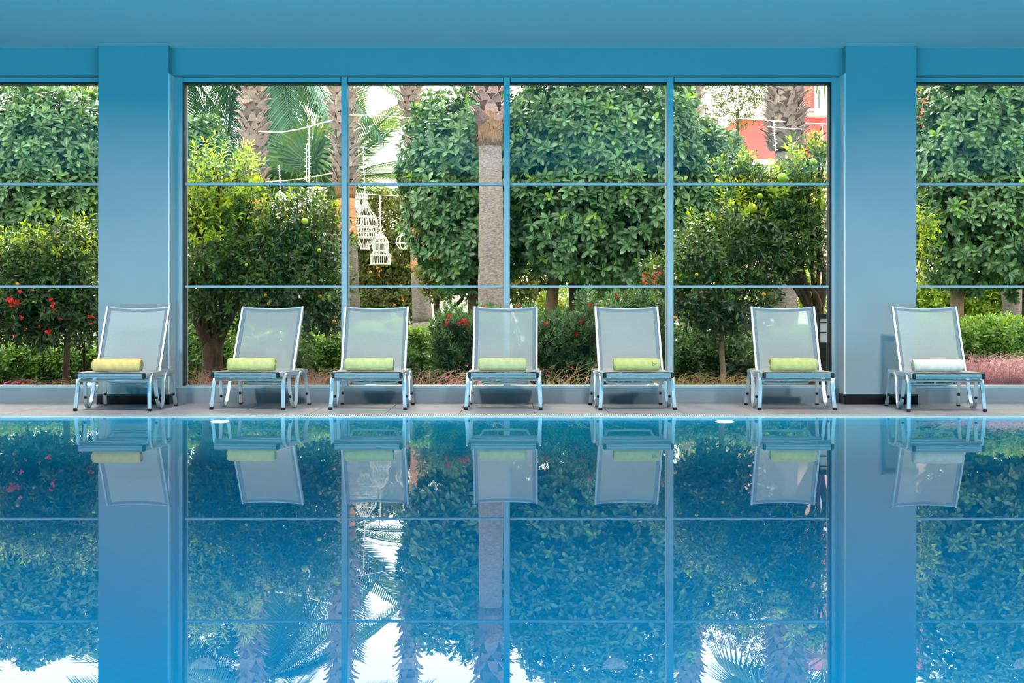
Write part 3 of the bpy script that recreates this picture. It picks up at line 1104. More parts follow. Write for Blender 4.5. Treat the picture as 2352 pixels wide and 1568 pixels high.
c1 = citrus('yellow-tipped citrus tree with a thick forked trunk, at the left edge of the middle windows', 16.3, (486, 885), (490, 790),
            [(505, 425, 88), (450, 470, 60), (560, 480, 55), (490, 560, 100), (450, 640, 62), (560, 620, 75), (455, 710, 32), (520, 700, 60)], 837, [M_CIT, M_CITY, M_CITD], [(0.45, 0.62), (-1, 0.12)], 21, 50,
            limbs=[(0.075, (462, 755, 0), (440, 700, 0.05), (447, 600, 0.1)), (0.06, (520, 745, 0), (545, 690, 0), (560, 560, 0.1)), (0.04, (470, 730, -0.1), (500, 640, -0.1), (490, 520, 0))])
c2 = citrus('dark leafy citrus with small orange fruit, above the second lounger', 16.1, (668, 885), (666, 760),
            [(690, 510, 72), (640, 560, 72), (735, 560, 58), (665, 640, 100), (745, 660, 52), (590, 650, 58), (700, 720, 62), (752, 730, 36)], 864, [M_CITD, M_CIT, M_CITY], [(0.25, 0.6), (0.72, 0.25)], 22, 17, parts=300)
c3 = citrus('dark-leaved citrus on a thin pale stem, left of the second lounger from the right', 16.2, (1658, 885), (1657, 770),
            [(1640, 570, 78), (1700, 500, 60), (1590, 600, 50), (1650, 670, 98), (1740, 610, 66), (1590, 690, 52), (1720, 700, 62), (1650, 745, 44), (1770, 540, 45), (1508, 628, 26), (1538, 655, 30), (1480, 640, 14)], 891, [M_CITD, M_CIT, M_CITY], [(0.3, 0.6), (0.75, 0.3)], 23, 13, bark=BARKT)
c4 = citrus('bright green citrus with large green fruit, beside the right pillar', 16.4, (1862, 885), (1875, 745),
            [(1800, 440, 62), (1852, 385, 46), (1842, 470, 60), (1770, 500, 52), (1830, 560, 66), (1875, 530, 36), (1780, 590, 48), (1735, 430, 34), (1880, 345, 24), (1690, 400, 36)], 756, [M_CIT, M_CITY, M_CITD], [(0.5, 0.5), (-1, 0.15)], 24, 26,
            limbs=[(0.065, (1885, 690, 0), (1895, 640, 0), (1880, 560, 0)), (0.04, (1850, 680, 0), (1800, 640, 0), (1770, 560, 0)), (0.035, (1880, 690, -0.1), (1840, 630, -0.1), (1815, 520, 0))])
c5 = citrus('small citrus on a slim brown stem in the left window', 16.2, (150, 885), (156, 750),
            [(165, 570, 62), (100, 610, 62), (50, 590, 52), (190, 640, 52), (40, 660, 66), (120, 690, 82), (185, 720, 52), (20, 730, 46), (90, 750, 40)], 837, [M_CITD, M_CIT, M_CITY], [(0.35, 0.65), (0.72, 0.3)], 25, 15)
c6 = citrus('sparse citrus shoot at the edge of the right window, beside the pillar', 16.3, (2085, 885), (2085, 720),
            [(2105, 560, 40), (2100, 500, 38), (2085, 620, 40)], 90, [M_CIT, M_CITY], [(0.3, 0.4)], 26, 10, parts=150)
fruits(c4, [(1797, 408, 12, GREENF), (1868, 372, 9, GREENF), (1728, 478, 12, YELF), (1745, 450, 7, GREENF)], 16.05)
fruits(c2, [(566, 608, 4, YELF), (610, 678, 4, ORF), (617, 697, 4, ORF), (735, 680, 4, ORF), (733, 575, 5, YELF), (767, 737, 4, ORF), (700, 508, 8, YELF)], 15.75)
fruits(c3, [(1550, 729, 5, ORF), (1754, 676, 5, ORF), (1600, 630, 4, YELF), (1660, 660, 4, ORF)], 15.75)
fruits(c5, [(40, 652, 4, ORF), (215, 637, 4, YELF), (77, 693, 3, YELF)], 15.75)


# ------------------------------------------------------------------ hedges and shrubs
def bush(name, label, cat, d, x0, x1, ytop, depth, n, mat, leaf=0.066, per=7, seed=0, ybot=None, lump=0.06, group=None, tpl=None, th=(25, 80), core=None, parts=0, nst=14):
    """low rounded hedge between two photo columns"""
    rg = np.random.default_rng(seed)
    xa, xb = PX(x0, d), PX(x1, d)
    h = PZ(ytop, d)
    zb = 0.0 if ybot is None else PZ(ybot, d)
    root = empty(name, ((xa + xb) / 2, d + depth / 2, 0.0))
    tag(root, label, cat, group)
    cx = (xa + xb) / 2; hw = (xb - xa) / 2
    Ps, As = [], []
    for s in (1.0, 0.86):
        m = int(n * (1 if s == 1.0 else 0.5))
        # front, top and ends
        u = rg.uniform(-1, 1, m); t = rg.uniform(0, 1, m)
        z = zb + (h - zb) * np.minimum(1, t * 1.5) * s
        over = np.maximum(0, t * 1.5 - 1) / 0.5
        y = d + (1 - s) * 0.4 + over * depth * 0.8
        rnd_ = lump * (np.sin(u * hw * 7 + seed) + 0.7 * np.sin(u * hw * 17 + z * 9 + seed))
        endf = np.maximum(0, np.abs(u) - 0.82) / 0.18
        z = zb + (z - zb) * (1 - 0.30 * endf ** 2) + rnd_ * (over > 0) - 0.02
        y = y - rnd_ * (over == 0) + 0.5 * depth * endf ** 2 - 0.12 * np.sin(np.clip((z - zb) / (h - zb + 1e-6), 0, 1) * 3.1)
        Ps.append(np.stack([cx + u * hw, y, z], 1) + rg.normal(0, 0.02, (m, 3)))
        As.append(np.stack([u * endf * 0.8 + rg.normal(0, 0.3, m), -1.0 * (over == 0) + rg.normal(0, 0.3, m), 0.55 + 0.6 * (over > 0) + rg.normal(0, 0.25, m)], 1))
    pos, ax = np.concatenate(Ps), np.concatenate(As)
    pos[:, 1] = np.maximum(pos[:, 1], 14.85)
    pp, dd, up, sz = whorls(pos, ax, per, th[0], th[1], leaf, stretch=leaf * 0.5)
    foliage(root, tpl or LEAF_HEDGE, pp, dd, up, sz, [mat], parts)
    st = MB()
    for k in range(nst):
        x = rg.uniform(-0.9, 0.9) * hw
        st.tube([(x, 0, -0.05), (x + rg.uniform(-0.1, 0.1), -depth * 0.2, max(0.1, zb + (h - zb) * 0.6))], [0.012, 0.006], 5)
    st.build('stems', BARKD, root)
    return root


bush('hedge', 'bright low hedge in the left window', 'hedge', 17.6, -60, 240, 792, 1.2, 1500, M_HEDGE, seed=31, group='clipped hedges')
bush('hedge', 'bright low hedge beside the thick citrus trunk', 'hedge', 17.6, 405, 560, 752, 1.1, 900, M_HEDGE, seed=32, group='clipped hedges')
bush('hedge', 'bright low hedge between the second and third loungers', 'hedge', 17.6, 560, 800, 770, 1.2, 1200, M_HEDGE, seed=33, group='clipped hedges')
bush('hedge', 'bright hedge at the foot of the orange-banded palm', 'hedge', 17.4, 780, 1040, 757, 1.3, 1500, M_HEDGE, seed=34, group='clipped hedges')
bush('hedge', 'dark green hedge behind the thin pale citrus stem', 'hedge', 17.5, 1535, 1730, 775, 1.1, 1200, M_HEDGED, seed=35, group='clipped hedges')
bush('hedge', 'green hedge behind the second lounger from the right', 'hedge', 17.5, 1700, 1925, 765, 1.2, 1200, M_HEDGE, seed=36, group='clipped hedges')
bush('hedge', 'tall bright hedge in the right window', 'hedge', 17.6, 2080, 2420, 748, 1.3, 1700, M_HEDGE, leaf=0.075, seed=37, group='clipped hedges')


def needle_shrub(label, d, blobs, n, seed):
    rg = np.random.default_rng(seed)
    root = empty('needle_shrub', (PX(blobs[0][0], d), d, 0))
    tag(root, label, 'shrub', 'needle-leaved shrubs')
    Ps, As = [], []
    tot = sum(q[2] * q[3] for q in blobs)
    for q in blobs:
        c = np.array(P(q[0], q[1], d))
        m = int(n * q[2] * q[3] / tot)
        dr = nrm(rg.normal(size=(m, 3)))
        dr[:, 1] = -np.abs(dr[:, 1]) * rg.choice([1, 1, 1, -1], m)
        rad = rg.uniform(0.45, 1.0, m)
        Ps.append(c + dr * rad[:, None] * np.array([q[2] * d / F, 0.42, q[3] * d / F]))
        As.append(nrm(dr * np.array([0.6, 0.6, 0.5]) + np.array([0, -0.1, 0.75]) + rg.normal(0, 0.2, dr.shape)))
    pos, ax = np.concatenate(Ps), np.concatenate(As)
    keep = (pos[:, 1] > 14.9) & (pos[:, 2] > 0.03)
    pos, ax = pos[keep], ax[keep]
    pp, dd, up, sz = whorls(pos, ax, 22, 20, 66, 0.075, stretch=0.10, jit=0.06)
    foliage(root, NEEDLE, pp, dd, up, sz, [M_NEED], 0, name='needles')
    st = MB()
    loc = Vector(root.location)
    for i in rg.choice(len(pos), 30, replace=False):
        e = Vector(pos[i]) - loc
        st.tube(bez((e.x * 0.6, 0.1, -0.05), (e.x * 0.8, e.y * 0.6, e.z * 0.6), e, 4), [0.012, 0.010, 0.008, 0.006, 0.004], 5)
    st.build('stems', BARKD, root)
    return root


RED = plain('crimson_petal', rgb(205, 25, 25), 0.6, var=0.25, scale=60)
SCAR = plain('scarlet_petal', rgb(240, 50, 35), 0.6, var=0.25, scale=60)
PINK = plain('pink_petal', rgb(235, 95, 150), 0.6, var=0.2, scale=60)


def pompom(root, x, y, d, r):
    """round brush flower of thin filaments"""
    rr = r * d / F
    n = 120
    dr = nrm(RNG.normal(size=(n, 3)))
    R = frames(dr, np.tile(np.array([[0.3, 0.2, 1.0]]), (n, 1)))
    me = inst_mesh(needle_tpl(0.16), dr * rr * 0.25, R, np.full(n, rr * 0.8), 'flower', [RED])
    link('flower', me, None, root, P(x, y, d) - root.location)


ns1 = needle_shrub('needle-leaved shrub with a cluster of five crimson flowers, left of the middle lounger', 17.0,
                   [(1050, 800, 62, 92), (1025, 770, 34, 50), (1085, 770, 40, 55), (1130, 800, 50, 85), (1030, 850, 45, 45)], 800, 41)
for (x, y) in ((1031, 727), (1025, 743), (1056, 741), (1066, 737), (1074, 743), (1110, 707)):
    pompom(ns1, x, y, 16.5, 7.5)
ns2 = needle_shrub('broad needle-leaved shrub with scattered crimson flowers, between the middle and third-right loungers', 17.0,
                   [(1300, 803, 75, 82), (1260, 808, 50, 78), (1350, 762, 45, 45), (1420, 780, 80, 95), (1500, 770, 55, 90), (1478, 715, 35, 45), (1415, 715, 16, 36), (1508, 690, 10, 30), (1345, 705, 22, 30), (1210, 790, 45, 80), (1350, 830, 90, 55), (1470, 830, 80, 55)], 2100, 42)
for (x, y) in ((1416, 681), (1255, 743), (1325, 768), (1190, 704), (1355, 700), (1215, 728), (1335, 740)):
    pompom(ns2, x, y, 16.5, 6.5)


def blossom(root, x, y, d, r, mat, n=6):
    rr = r * d / F
    dr = nrm(RNG.normal(size=(n, 3)) + np.array([0, -1.0, 0]))
    R = frames(dr, RNG.normal(size=(n, 3)))
    me = inst_mesh(leaf_tpl(0.7, 0.1, 0.3), np.zeros((n, 3)), R, np.full(n, rr), 'flower', [mat])
    link('flower', me, None, root, P(x, y, d) - root.location)


rs = bush('flowering_shrub', 'dark shrub with scarlet flowers under the left-window citrus', 'shrub', 16.5, -30, 225, 665, 0.5, 420, M_CITD, leaf=0.08, seed=51, ybot=790, nst=2)
for (x, y, r) in ((29, 697, 12), (22, 690, 9), (40, 693, 9), (116, 687, 7), (123, 700, 8), (121, 709, 6), (112, 762, 9), (209, 727, 8), (209, 743, 7), (49, 668, 8), (48, 729, 7), (90, 750, 5), (75, 668, 5), (33, 770, 5), (140, 733, 5), (60, 757, 5)):
    blossom(rs, x, y, 15.75, r, SCAR, 7)


# wispy pink-flowered plants along the glass, and the pink grass
GSTEM = plain('reddish_stem', rgb(205, 160, 140), 0.7, var=0.3, scale=20)
PGRASS = plain('pink_grass_blade', rgb(246, 182, 186), 0.7, var=0.35, scale=14)
STRAW = plain('straw_grass_blade', rgb(190, 165, 110), 0.7, var=0.3, scale=14)


def wisps(name, label, cat, d, x0, x1, ytop, n, mat, seed, r=0.0016, flowers=(), fm=None, spread=0.22):
    rg = random.Random(seed)
    root = empty(name, (PX((x0 + x1) / 2, d), d, 0))
    tag(root, label, cat)
    mb = MB()
    h = PZ(ytop, d)
    for k in range(n):
        x = PX(rg.uniform(x0, x1), d) - root.location.x
        y = rg.uniform(-0.12, 0.25)
        hh = h * rg.uniform(0.45, 1.05)
        dx, dy = rg.gauss(0, spread), rg.gauss(0, spread * 0.4)
        y = max(y, 14.8 - d); dy = max(dy, 14.75 - d - y)
        pts = bez((x, y, -0.02), (x + dx * 0.3, y + dy * 0.3, hh * 0.9), (x + dx, y + dy, hh * rg.uniform(0.75, 1.0)), 5)
        mb.tube(pts, [r, r, r * 0.9, r * 0.8, r * 0.6, r * 0.4], 3, cap=False)
    tag(mb.build('blades', mat, root), kind='stuff')
    for (fx, fy, fr) in flowers:
        blossom(root, fx, fy, d - 0.1, fr, fm, 5)
    return root


wisps('pink_grass', 'dense tuft of pink ornamental grass in the right window', 'grass', 16.0, 2215, 2420, 806, 1100, PGRASS, 61, r=0.0020, spread=0.3)
wisps('wispy_plant', 'wispy plant with pink flowers below the left window citrus', 'plant', 15.4, -20, 225, 865, 150, GSTEM, 62,
      flowers=[(10, 880, 6), (22, 876, 6), (40, 878, 7), (62, 876, 7), (75, 885, 5), (52, 884, 6), (110, 885, 5), (130, 884, 4)], fm=PINK)
wisps('wispy_plant', 'dry wispy plant with pink flowers around the thick citrus trunk', 'plant', 15.5, 425, 565, 845, 230, GSTEM, 63,
      flowers=[(433, 835, 4), (445, 855, 4), (473, 868, 5), (520, 875, 4), (438, 875, 4)], fm=PINK)
wisps('wispy_plant', 'pale wispy plant between the second and third loungers', 'plant', 15.5, 690, 780, 838, 210, GSTEM, 64,
      flowers=[(703, 878, 6), (735, 850, 4)], fm=PINK)
wisps('wispy_plant', 'reddish wispy plant with tiny pink flowers left of the middle lounger', 'plant', 15.5, 935, 1100, 840, 160, GSTEM, 65,
      flowers=[(1053, 848, 4), (1027, 867, 4), (1072, 840, 4), (1010, 882, 4), (1090, 870, 4)], fm=PINK)
wisps('wispy_plant', 'loose arching stems with pink flowers right of the middle lounger', 'plant', 15.5, 1235, 1350, 825, 60, STRAW, 66,
      flowers=[(1259, 862, 4), (1314, 845, 4), (1302, 864, 4), (1292, 882, 5), (1350, 870, 4)], fm=PINK, spread=0.35)
wisps('wispy_plant', 'straw-coloured grass at the foot of the pale citrus stem', 'plant', 15.5, 1545, 1715, 850, 240, STRAW, 67)


# ------------------------------------------------------------------ palms
PGREY = trunk_mat('grey_ringed_trunk', (0.11, 0.09, 0.085, 1), (0.34, 0.285, 0.265, 1), (20, 20, 66), 0.28)
PORANGE = trunk_mat('orange_trimmed_trunk', (0.40, 0.15, 0.07, 1), (0.66, 0.34, 0.18, 1), (10, 10, 60), 0.6)
PUNDER = trunk_mat('dark_trunk_under_leaf_bases', (0.05, 0.03, 0.022, 1), (0.16, 0.10, 0.075, 1), (20, 20, 20), 0.6)
PFIBRE = trunk_mat('brown_palm_fibre', (0.14, 0.065, 0.03, 1), (0.42, 0.25, 0.14, 1), (60, 60, 12), 1.0)
PBOOT = trunk_mat('pinkish_leaf_base', (0.22, 0.15, 0.12, 1), (0.60, 0.47, 0.42, 1), (9, 9, 22), 0.4)
PDARK = trunk_mat('dark_diamond_trunk', (0.035, 0.025, 0.018, 1), (0.24, 0.17, 0.12, 1), (12, 12, 12), 0.6)


def boot_mesh(mat):
    """cut leaf base: a curved plate, broad at the foot, split at the tip and bending outwards"""
    v, f = [], []
    rows = [(0.0, 0.50, 0.00), (0.35, 0.46, 0.16), (0.70, 0.33, 0.36), (1.0, 0.15, 0.66)]
    for (z, w, o) in rows:
        for (u, dz) in ((-1, 0.0), (-0.5, 0.04), (0, -0.02 if z == 1.0 else 0.05), (0.5, 0.04), (1, 0.0)):
            bow = (1 - u * u) * 0.10
            v.append((u * w, -(o + bow), z + dz))
    n = 5
    for i in range(3):
        for k in range(4):
            f.append((i * n + k, i * n + k + 1, (i + 1) * n + k + 1, (i + 1) * n + k))
    m = len(v)
    v += [(x * 0.92, y + 0.07, z) for (x, y, z) in v]
    f += [tuple(j + m for j in reversed(q)) for q in f]
    rim = [0, 1, 2, 3, 4, 9, 14, 19, 18, 17, 16, 15, 10, 5]
    for a, b in zip(rim, rim[1:] + rim[:1]):
        f.append((b, a, a + m, b + m))
    me = MB().add(v, f, False).mesh('leaf_base')
    me.materials.append(mat)
    return me


BOOT = boot_mesh(PBOOT)
PINKB = trunk_mat('rosy_leaf_base', (0.26, 0.11, 0.10, 1), (0.62, 0.45, 0.42, 1), (9, 9, 22), 0.4)
BOOT2 = boot_mesh(PINKB)


def boots(root, axis_at, z0, z1, rad, size, seed, dz=0.085, around=7, me=BOOT, lean=0.0, flare=0.0):
    """spiral of leaf bases round a trunk; axis_at(z) gives its local x, y"""
    rg = random.Random(seed)
    z, k = z0, 0
    while z < z1:
        for a in range(around):
            an = 2 * math.pi * (a + 0.5 * (k % 2)) / around + rg.uniform(-0.12, 0.12) + k * 0.06
            if math.sin(an) > 0.75:      # far side never shows
                continue
            x, y = axis_at(z)
            o = bpy.data.objects.new('leaf_base', me)
            COL.objects.link(o)
            o.parent = root
            o.location = (x + rad * 0.86 * math.cos(an), y + rad * 0.86 * math.sin(an), z + rg.uniform(-0.02, 0.02))
            s = size * rg.uniform(0.8, 1.25)
            o.rotation_euler = (rg.uniform(-0.12, 0.22) + lean, rg.uniform(-0.42, 0.42), an + math.pi / 2 + rg.uniform(-0.3, 0.3))
            o.scale = (s * rg.uniform(0.85, 1.1), s * rg.uniform(0.7, 1.4), s * rg.uniform(0.85, 1.25))
        z += dz
        k += 1


def palm(label, d, xb, xt, yt_ref, segs, boot=None, seed=0, group='boot-trunked palms', top=8.0):
    """trunk sections [(y0 px, y1 px, width px, material, name)] from the ground up, straight line from xb (ground) to xt at yt_ref"""
    root = empty('palm_tree', (PX(xb, d), d, 0))
    tag(root, label, 'palm', group)
    zr = PZ(yt_ref, d)
    sl = (PX(xt, d) - PX(xb, d)) / zr
    ax = lambda z: (sl * z, 0.0)
    for (z0, z1, w0, w1, mat, nm) in segs:
        n = max(3, int((z1 - z0) / 0.12))
        pts, rad = [], []
        for i in range(n + 1):
            z = z0 + (z1 - z0) * i / n
            pts.append((ax(z)[0], 0, z))
            wob = 1 + 0.025 * math.sin(z * 17 + seed) + 0.015 * math.sin(z * 41)
            rad.append((w0 + (w1 - w0) * i / n) * d / F / 2 * wob)
        MB().tube(pts, rad, 20).build(nm, mat, root)
    if boot:
        z0, z1, wpx, size, dz, ar, me, lean = boot
        boots(root, ax, z0, z1, wpx * d / F / 2, size, seed, dz, ar, me, lean)
    return root


def zz(y, d): return PZ(y, d)


palm('tall palm with a scaly leaf-base trunk, left of the hanging lights', 26, 592, 580, 200,
     [(-0.1, zz(560, 26), 50, 42, PGREY, 'lower_trunk'), (zz(560, 26), zz(455, 26), 42, 38, PORANGE, 'trimmed_band'), (zz(455, 26), 7.5, 38, 40, PUNDER, 'upper_trunk')],
     (zz(452, 26), 5.7, 46, 0.155, 0.105, 8, BOOT, 0.1), 71)
palm('scaly palm trunk behind the first slim window post', 26, 806, 786, 200,
     [(-0.1, zz(552, 26), 54, 46, PGREY, 'lower_trunk'), (zz(552, 26), zz(455, 26), 46, 42, PORANGE, 'trimmed_band'), (zz(455, 26), zz(425, 26), 44, 50, PFIBRE, 'fibre_collar'), (zz(425, 26), 7.5, 38, 40, PUNDER, 'upper_trunk')],
     (zz(428, 26), 5.7, 48, 0.155, 0.105, 8, BOOT, 0.1), 72)
palm('scaly palm with an orange band low on its trunk, right of the birdcages', 27.7, 975, 942, 200,
     [(-0.1, zz(740, 27.7), 60, 46, PGREY, 'root_flare'), (zz(740, 27.7), zz(625, 27.7), 46, 41, PGREY, 'lower_trunk'), (zz(625, 27.7), zz(470, 27.7), 41, 36, PORANGE, 'trimmed_band'), (zz(470, 27.7), 8, 30, 33, PUNDER, 'upper_trunk')],
     (zz(472, 27.7), 6.0, 38, 0.145, 0.11, 7, BOOT, 0.1), 73)
palm('smooth grey palm trunk with a fibrous collar, in front of the ficus', 20.2, 1130, 1126, 200,
     [(-0.1, zz(330, 20.2), 68, 51, PGREY, 'trunk'), (zz(336, 20.2), zz(258, 20.2), 54, 60, PFIBRE, 'fibre_collar'), (zz(262, 20.2), 6.5, 48, 52, PUNDER, 'upper_trunk')],
     (zz(282, 20.2), 5.0, 60, 0.15, 0.13, 6, BOOT2, 0.15), 74)
p4 = [o for o in COL.objects if o.name.startswith('palm_tree')][-1]
nfb = 420
fa = RNG.uniform(0, 6.28, nfb)
fz = RNG.uniform(zz(345, 20.2), zz(268, 20.2), nfb)
fr = 55 * 20.2 / F / 2
fp = np.stack([fr * np.cos(fa) - 0.025, fr * np.sin(fa), fz], 1)
fd = np.stack([np.cos(fa) * 0.5 + RNG.normal(0, 0.3, nfb), np.sin(fa) * 0.5 + RNG.normal(0, 0.3, nfb), RNG.uniform(-1, 0.3, nfb)], 1)
tag(link('loose_fibre', inst_mesh(needle_tpl(0.07), fp, frames(fd, np.tile([[0.1, 0.2, 1.0]], (nfb, 1))), RNG.uniform(0.06, 0.16, nfb), 'loose_fibre', [PFIBRE]), None, p4), kind='stuff')
palm('scaly palm trunk above the ficus, beside the third slim window post', 26, 1584, 1582, 200,
     [(-0.1, 2.5, 50, 44, PGREY, 'lower_trunk'), (2.5, 7.5, 38, 40, PUNDER, 'upper_trunk')],
     (3.0, 5.7, 48, 0.155, 0.105, 8, BOOT, 0.1), 75)
palm('thick shaggy palm trunk before the coral house', 23, 1806, 1806, 200,
     [(-0.1, zz(350, 23), 52, 52, PGREY, 'lower_trunk'), (zz(350, 23), zz(300, 23), 54, 76, PUNDER, 'shaggy_base'), (zz(300, 23), 6.5, 76, 80, PUNDER, 'upper_trunk')],
     (zz(345, 23), 5.0, 78, 0.135, 0.085, 14, BOOT, 0.15), 76)
palm('grey palm trunk behind the right window hedge', 25, 2326, 2320, 400,
     [(-0.1, 3.6, 46, 40, PGREY, 'trunk')], None, 77)


def frond_mesh(L, n, lw, ll, droop, mat, vee=0.5, seed=0):
    """feather frond: rachis with leaflets on both sides"""
    rg = random.Random(seed)
    mb = MB()
    pts = [Vector((0, L * t, L * (0.12 * t - droop * t * t))) for t in [i / 12 for i in range(13)]]
    mb.tube(pts, [0.022 * (1 - 0.85 * i / 12) + 0.003 for i in range(13)], 5, cap=False)
    for i in range(n):
        t = 0.10 + 0.90 * i / (n - 1)
        p = Vector((0, L * t, L * (0.12 * t - droop * t * t)))
        tg = Vector((0, 1, 0.12 - 2 * droop * t)).normalized()
        l = ll * (0.45 + 0.9 * math.sin(math.pi * min(0.98, 0.18 + 0.75 * t))) * rg.uniform(0.85, 1.1)
        for s in (-1, 1):
            dr = (Vector((s, 0, 0)) * 0.75 + tg * (0.55 + 0.5 * t) + Vector((0, 0, vee * (0.5 - t)))).normalized()
            e = p + dr * l + Vector((0, 0, -0.22 * l))
            m = p + dr * l * 0.5
            wv = dr.cross(Vector((0, 0, 1))).normalized() * lw
            up = Vector((0, 0, lw * 0.4))
            mb.add([p - wv * 0.4, p + wv * 0.4, m + wv + up, m + up * 0, m - wv + up, e], [(0, 1, 3), (1, 2, 3), (0, 3, 4), (3, 2, 5), (4, 3, 5)])
    me = mb.mesh('frond')
    me.materials.append(mat)
    return me


def fan_mesh(r, n, mat, seed=0):
    """fan frond: stalk and a pleated round blade cut into fingers"""
    mb = MB()
    mb.tube([(0, 0, 0), (0, r * 0.9, 0.1 * r)], [0.018, 0.012], 5, cap=False)
    c = Vector((0, r * 0.9, 0.1 * r))
    for k in range(n):
        a = math.radians(-140 + 280 * k / (n - 1))
        dr = Vector((math.sin(a), math.cos(a), 0.0))
        sd = Vector((math.cos(a), -math.sin(a), 0.0)) * (r * 0.032)
        m = c + dr * r * 0.6 + Vector((0, 0, 0.02))
        e = c + dr * r * 1.05 + Vector((0, 0, -0.28 * r))
        mb.add([c, m - sd, m + Vector((0, 0, 0.015)), m + sd, e], [(0, 2, 1), (0, 3, 2), (1, 2, 4), (2, 3, 4)])
    me = mb.mesh('fan_frond')
    me.materials.append(mat)
    return me


def feather_palm(label, cpx, cpy, d, n, elev, meshes, seed, trunk=None, roll=0.4, sizes=(0.85, 1.15), az=None):
    rg = random.Random(seed)
    c = P(cpx, cpy, d)
    root = empty('feather_palm', (c.x, d, 0))
    tag(root, label, 'palm')
    for k in range(n):
        o = bpy.data.objects.new('frond', meshes[k % len(meshes)])
        COL.objects.link(o); o.parent = root
        a = 2 * math.pi * k * 0.382 + rg.uniform(-0.2, 0.2)
        el = math.radians(rg.uniform(*elev))
        o.location = (0.06 * math.sin(a), -0.06 * math.cos(a), c.z + rg.uniform(-0.12, 0.12))
        o.rotation_euler = (Matrix.Rotation(a, 4, 'Z') @ Matrix.Rotation(el, 4, 'X') @ Matrix.Rotation(rg.uniform(-roll, roll), 4, 'Y')).to_euler()
        s = rg.uniform(*sizes)
        o.scale = (s, s, s)
    if trunk:
        MB().tube([(0, 0, -0.1), (0, 0, c.z * 0.5), (0, 0, c.z)], [trunk, trunk * 0.95, trunk * 1.15], 16).build('trunk', PDARK, root)
        boots(root, lambda z: (0, 0), c.z - 1.0, c.z, trunk, 0.14, seed, 0.12, 9, BOOT_D, 0.0)
    return root


BOOT_D = boot_mesh(PDARK)
FR1 = [frond_mesh(2.7, 46, 0.016, 0.46, dr, M_PALMG, seed=k) for k, dr in enumerate((0.16, 0.28, 0.40))]
FR2 = [frond_mesh(3.4, 54, 0.018, 0.56, dr, M_PALMT, seed=k + 5) for k, dr in enumerate((0.22, 0.34, 0.48))]
feather_palm('feather-leaved date palm with a dark trunk, behind the hanging birdcages', 765, 425, 32, 24, (-8, 66), FR1, 81, trunk=0.15)
feather_palm('large bluish feather palm drooping from above, behind the first two palms', 600, 70, 31, 40, (-68, 25), FR2, 82, trunk=0.22)
feather_palm('bluish feather palm at the upper left of the middle windows', 398, 120, 33, 36, (-65, 30), FR2, 83, trunk=0.2)
FAN = [fan_mesh(0.95, 34, M_PALMG), fan_mesh(0.8, 30, M_PALMG)]
feather_palm('light green fan palm below the string lights', 715, 470, 29, 16, (15, 80), FAN, 84, trunk=0.12, sizes=(0.8, 1.1))
feather_palm('fan palm top beyond the thick shaggy trunk', 1806, 60, 30, 18, (-40, 60), FAN, 85, trunk=0.14, sizes=(1.0, 1.4))


# ------------------------------------------------------------------ trees and bushes farther back
def blob_tree(name, label, d, blobs, n, mat, leaf, seed, trunk=None, cat='tree', per=7, tm=BARKD, group=None):
    rg = np.random.default_rng(seed)
    tot = sum(q[2] * q[3] for q in blobs)
    x0 = trunk[0][0] if trunk else blobs[0][0]
    root = empty(name, (PX(x0, d), d, 0))
    tag(root, label, cat, group)
    Ps, As = [], []
    for q in blobs:
        c = np.array(P(q[0], q[1], d))
        m = int(n * q[2] * q[3] / tot)
        dr = nrm(rg.normal(size=(m, 3)))
        rad = rg.uniform(0.3, 1.0, m) ** 0.4
        rx, rz = q[2] * d / F, q[3] * d / F
        Ps.append(c + dr * rad[:, None] * np.array([rx, 0.8 * (rx + rz) / 2, rz]))
        As.append(nrm(dr + np.array([0, 0, 0.4]) + rg.normal(0, 0.4, dr.shape)))
    pos, ax = np.concatenate(Ps), np.concatenate(As)
    keep = pos[:, 2] > 0.02
    pos, ax = pos[keep], ax[keep]
    pp, dd, up, sz = whorls(pos, ax, per, 25, 80, leaf, stretch=leaf)
    foliage(root, LEAF_HEDGE, pp, dd, up, sz, [mat])
    if trunk:
        for path in trunk[1:]:
            q = [P(x, y, d) - root.location for (x, y) in path[1]]
            w = path[0] * d / F / 2
            pts = smooth_path(q, 5)
            MB().tube(pts, [w * (1.1 - 0.5 * i / (len(pts) - 1)) for i in range(len(pts))], 9).build('trunk', tm, root)
    return root


ot = blob_tree('olive_tree', 'olive-green tree with orange blossoms behind the birdcages', 30, [(890, 560, 85, 110), (850, 640, 60, 80), (930, 620, 60, 90), (880, 690, 90, 70)], 2600, M_OLIVE, 0.12, 91,
               trunk=[(890,), (16, [(890, 815), (885, 740), (890, 640)])])
for (x, y) in ((858, 607), (866, 614), (873, 621), (870, 632), (925, 688), (922, 655), (899, 597), (851, 625), (905, 700), (845, 560), (935, 610)):
    blossom(ot, x, y, 29.0, 4.5, ORF, 6)
blob_tree('olive_tree', 'small tree with curved brown trunks between the two bare palm trunks', 26, [(1040, 615, 80, 45), (1110, 640, 70, 40), (1190, 650, 60, 45), (1010, 660, 30, 30)], 900, M_OLIVE, 0.12, 92,
          trunk=[(1016,), (17, [(1012, 830), (1010, 750), (1003, 700), (1012, 640)]), (11, [(1016, 790), (1032, 720), (1062, 685), (1078, 640)]), (15, [(1078, 830), (1078, 740), (1082, 690), (1075, 640)])])
yb = blob_tree('flowering_bush', 'yellow-green bush with scarlet flowers behind the tan trunk', 27, [(1300, 700, 75, 45), (1370, 690, 50, 45), (1250, 720, 40, 40)], 700, M_YELL, 0.085, 93, cat='bush')
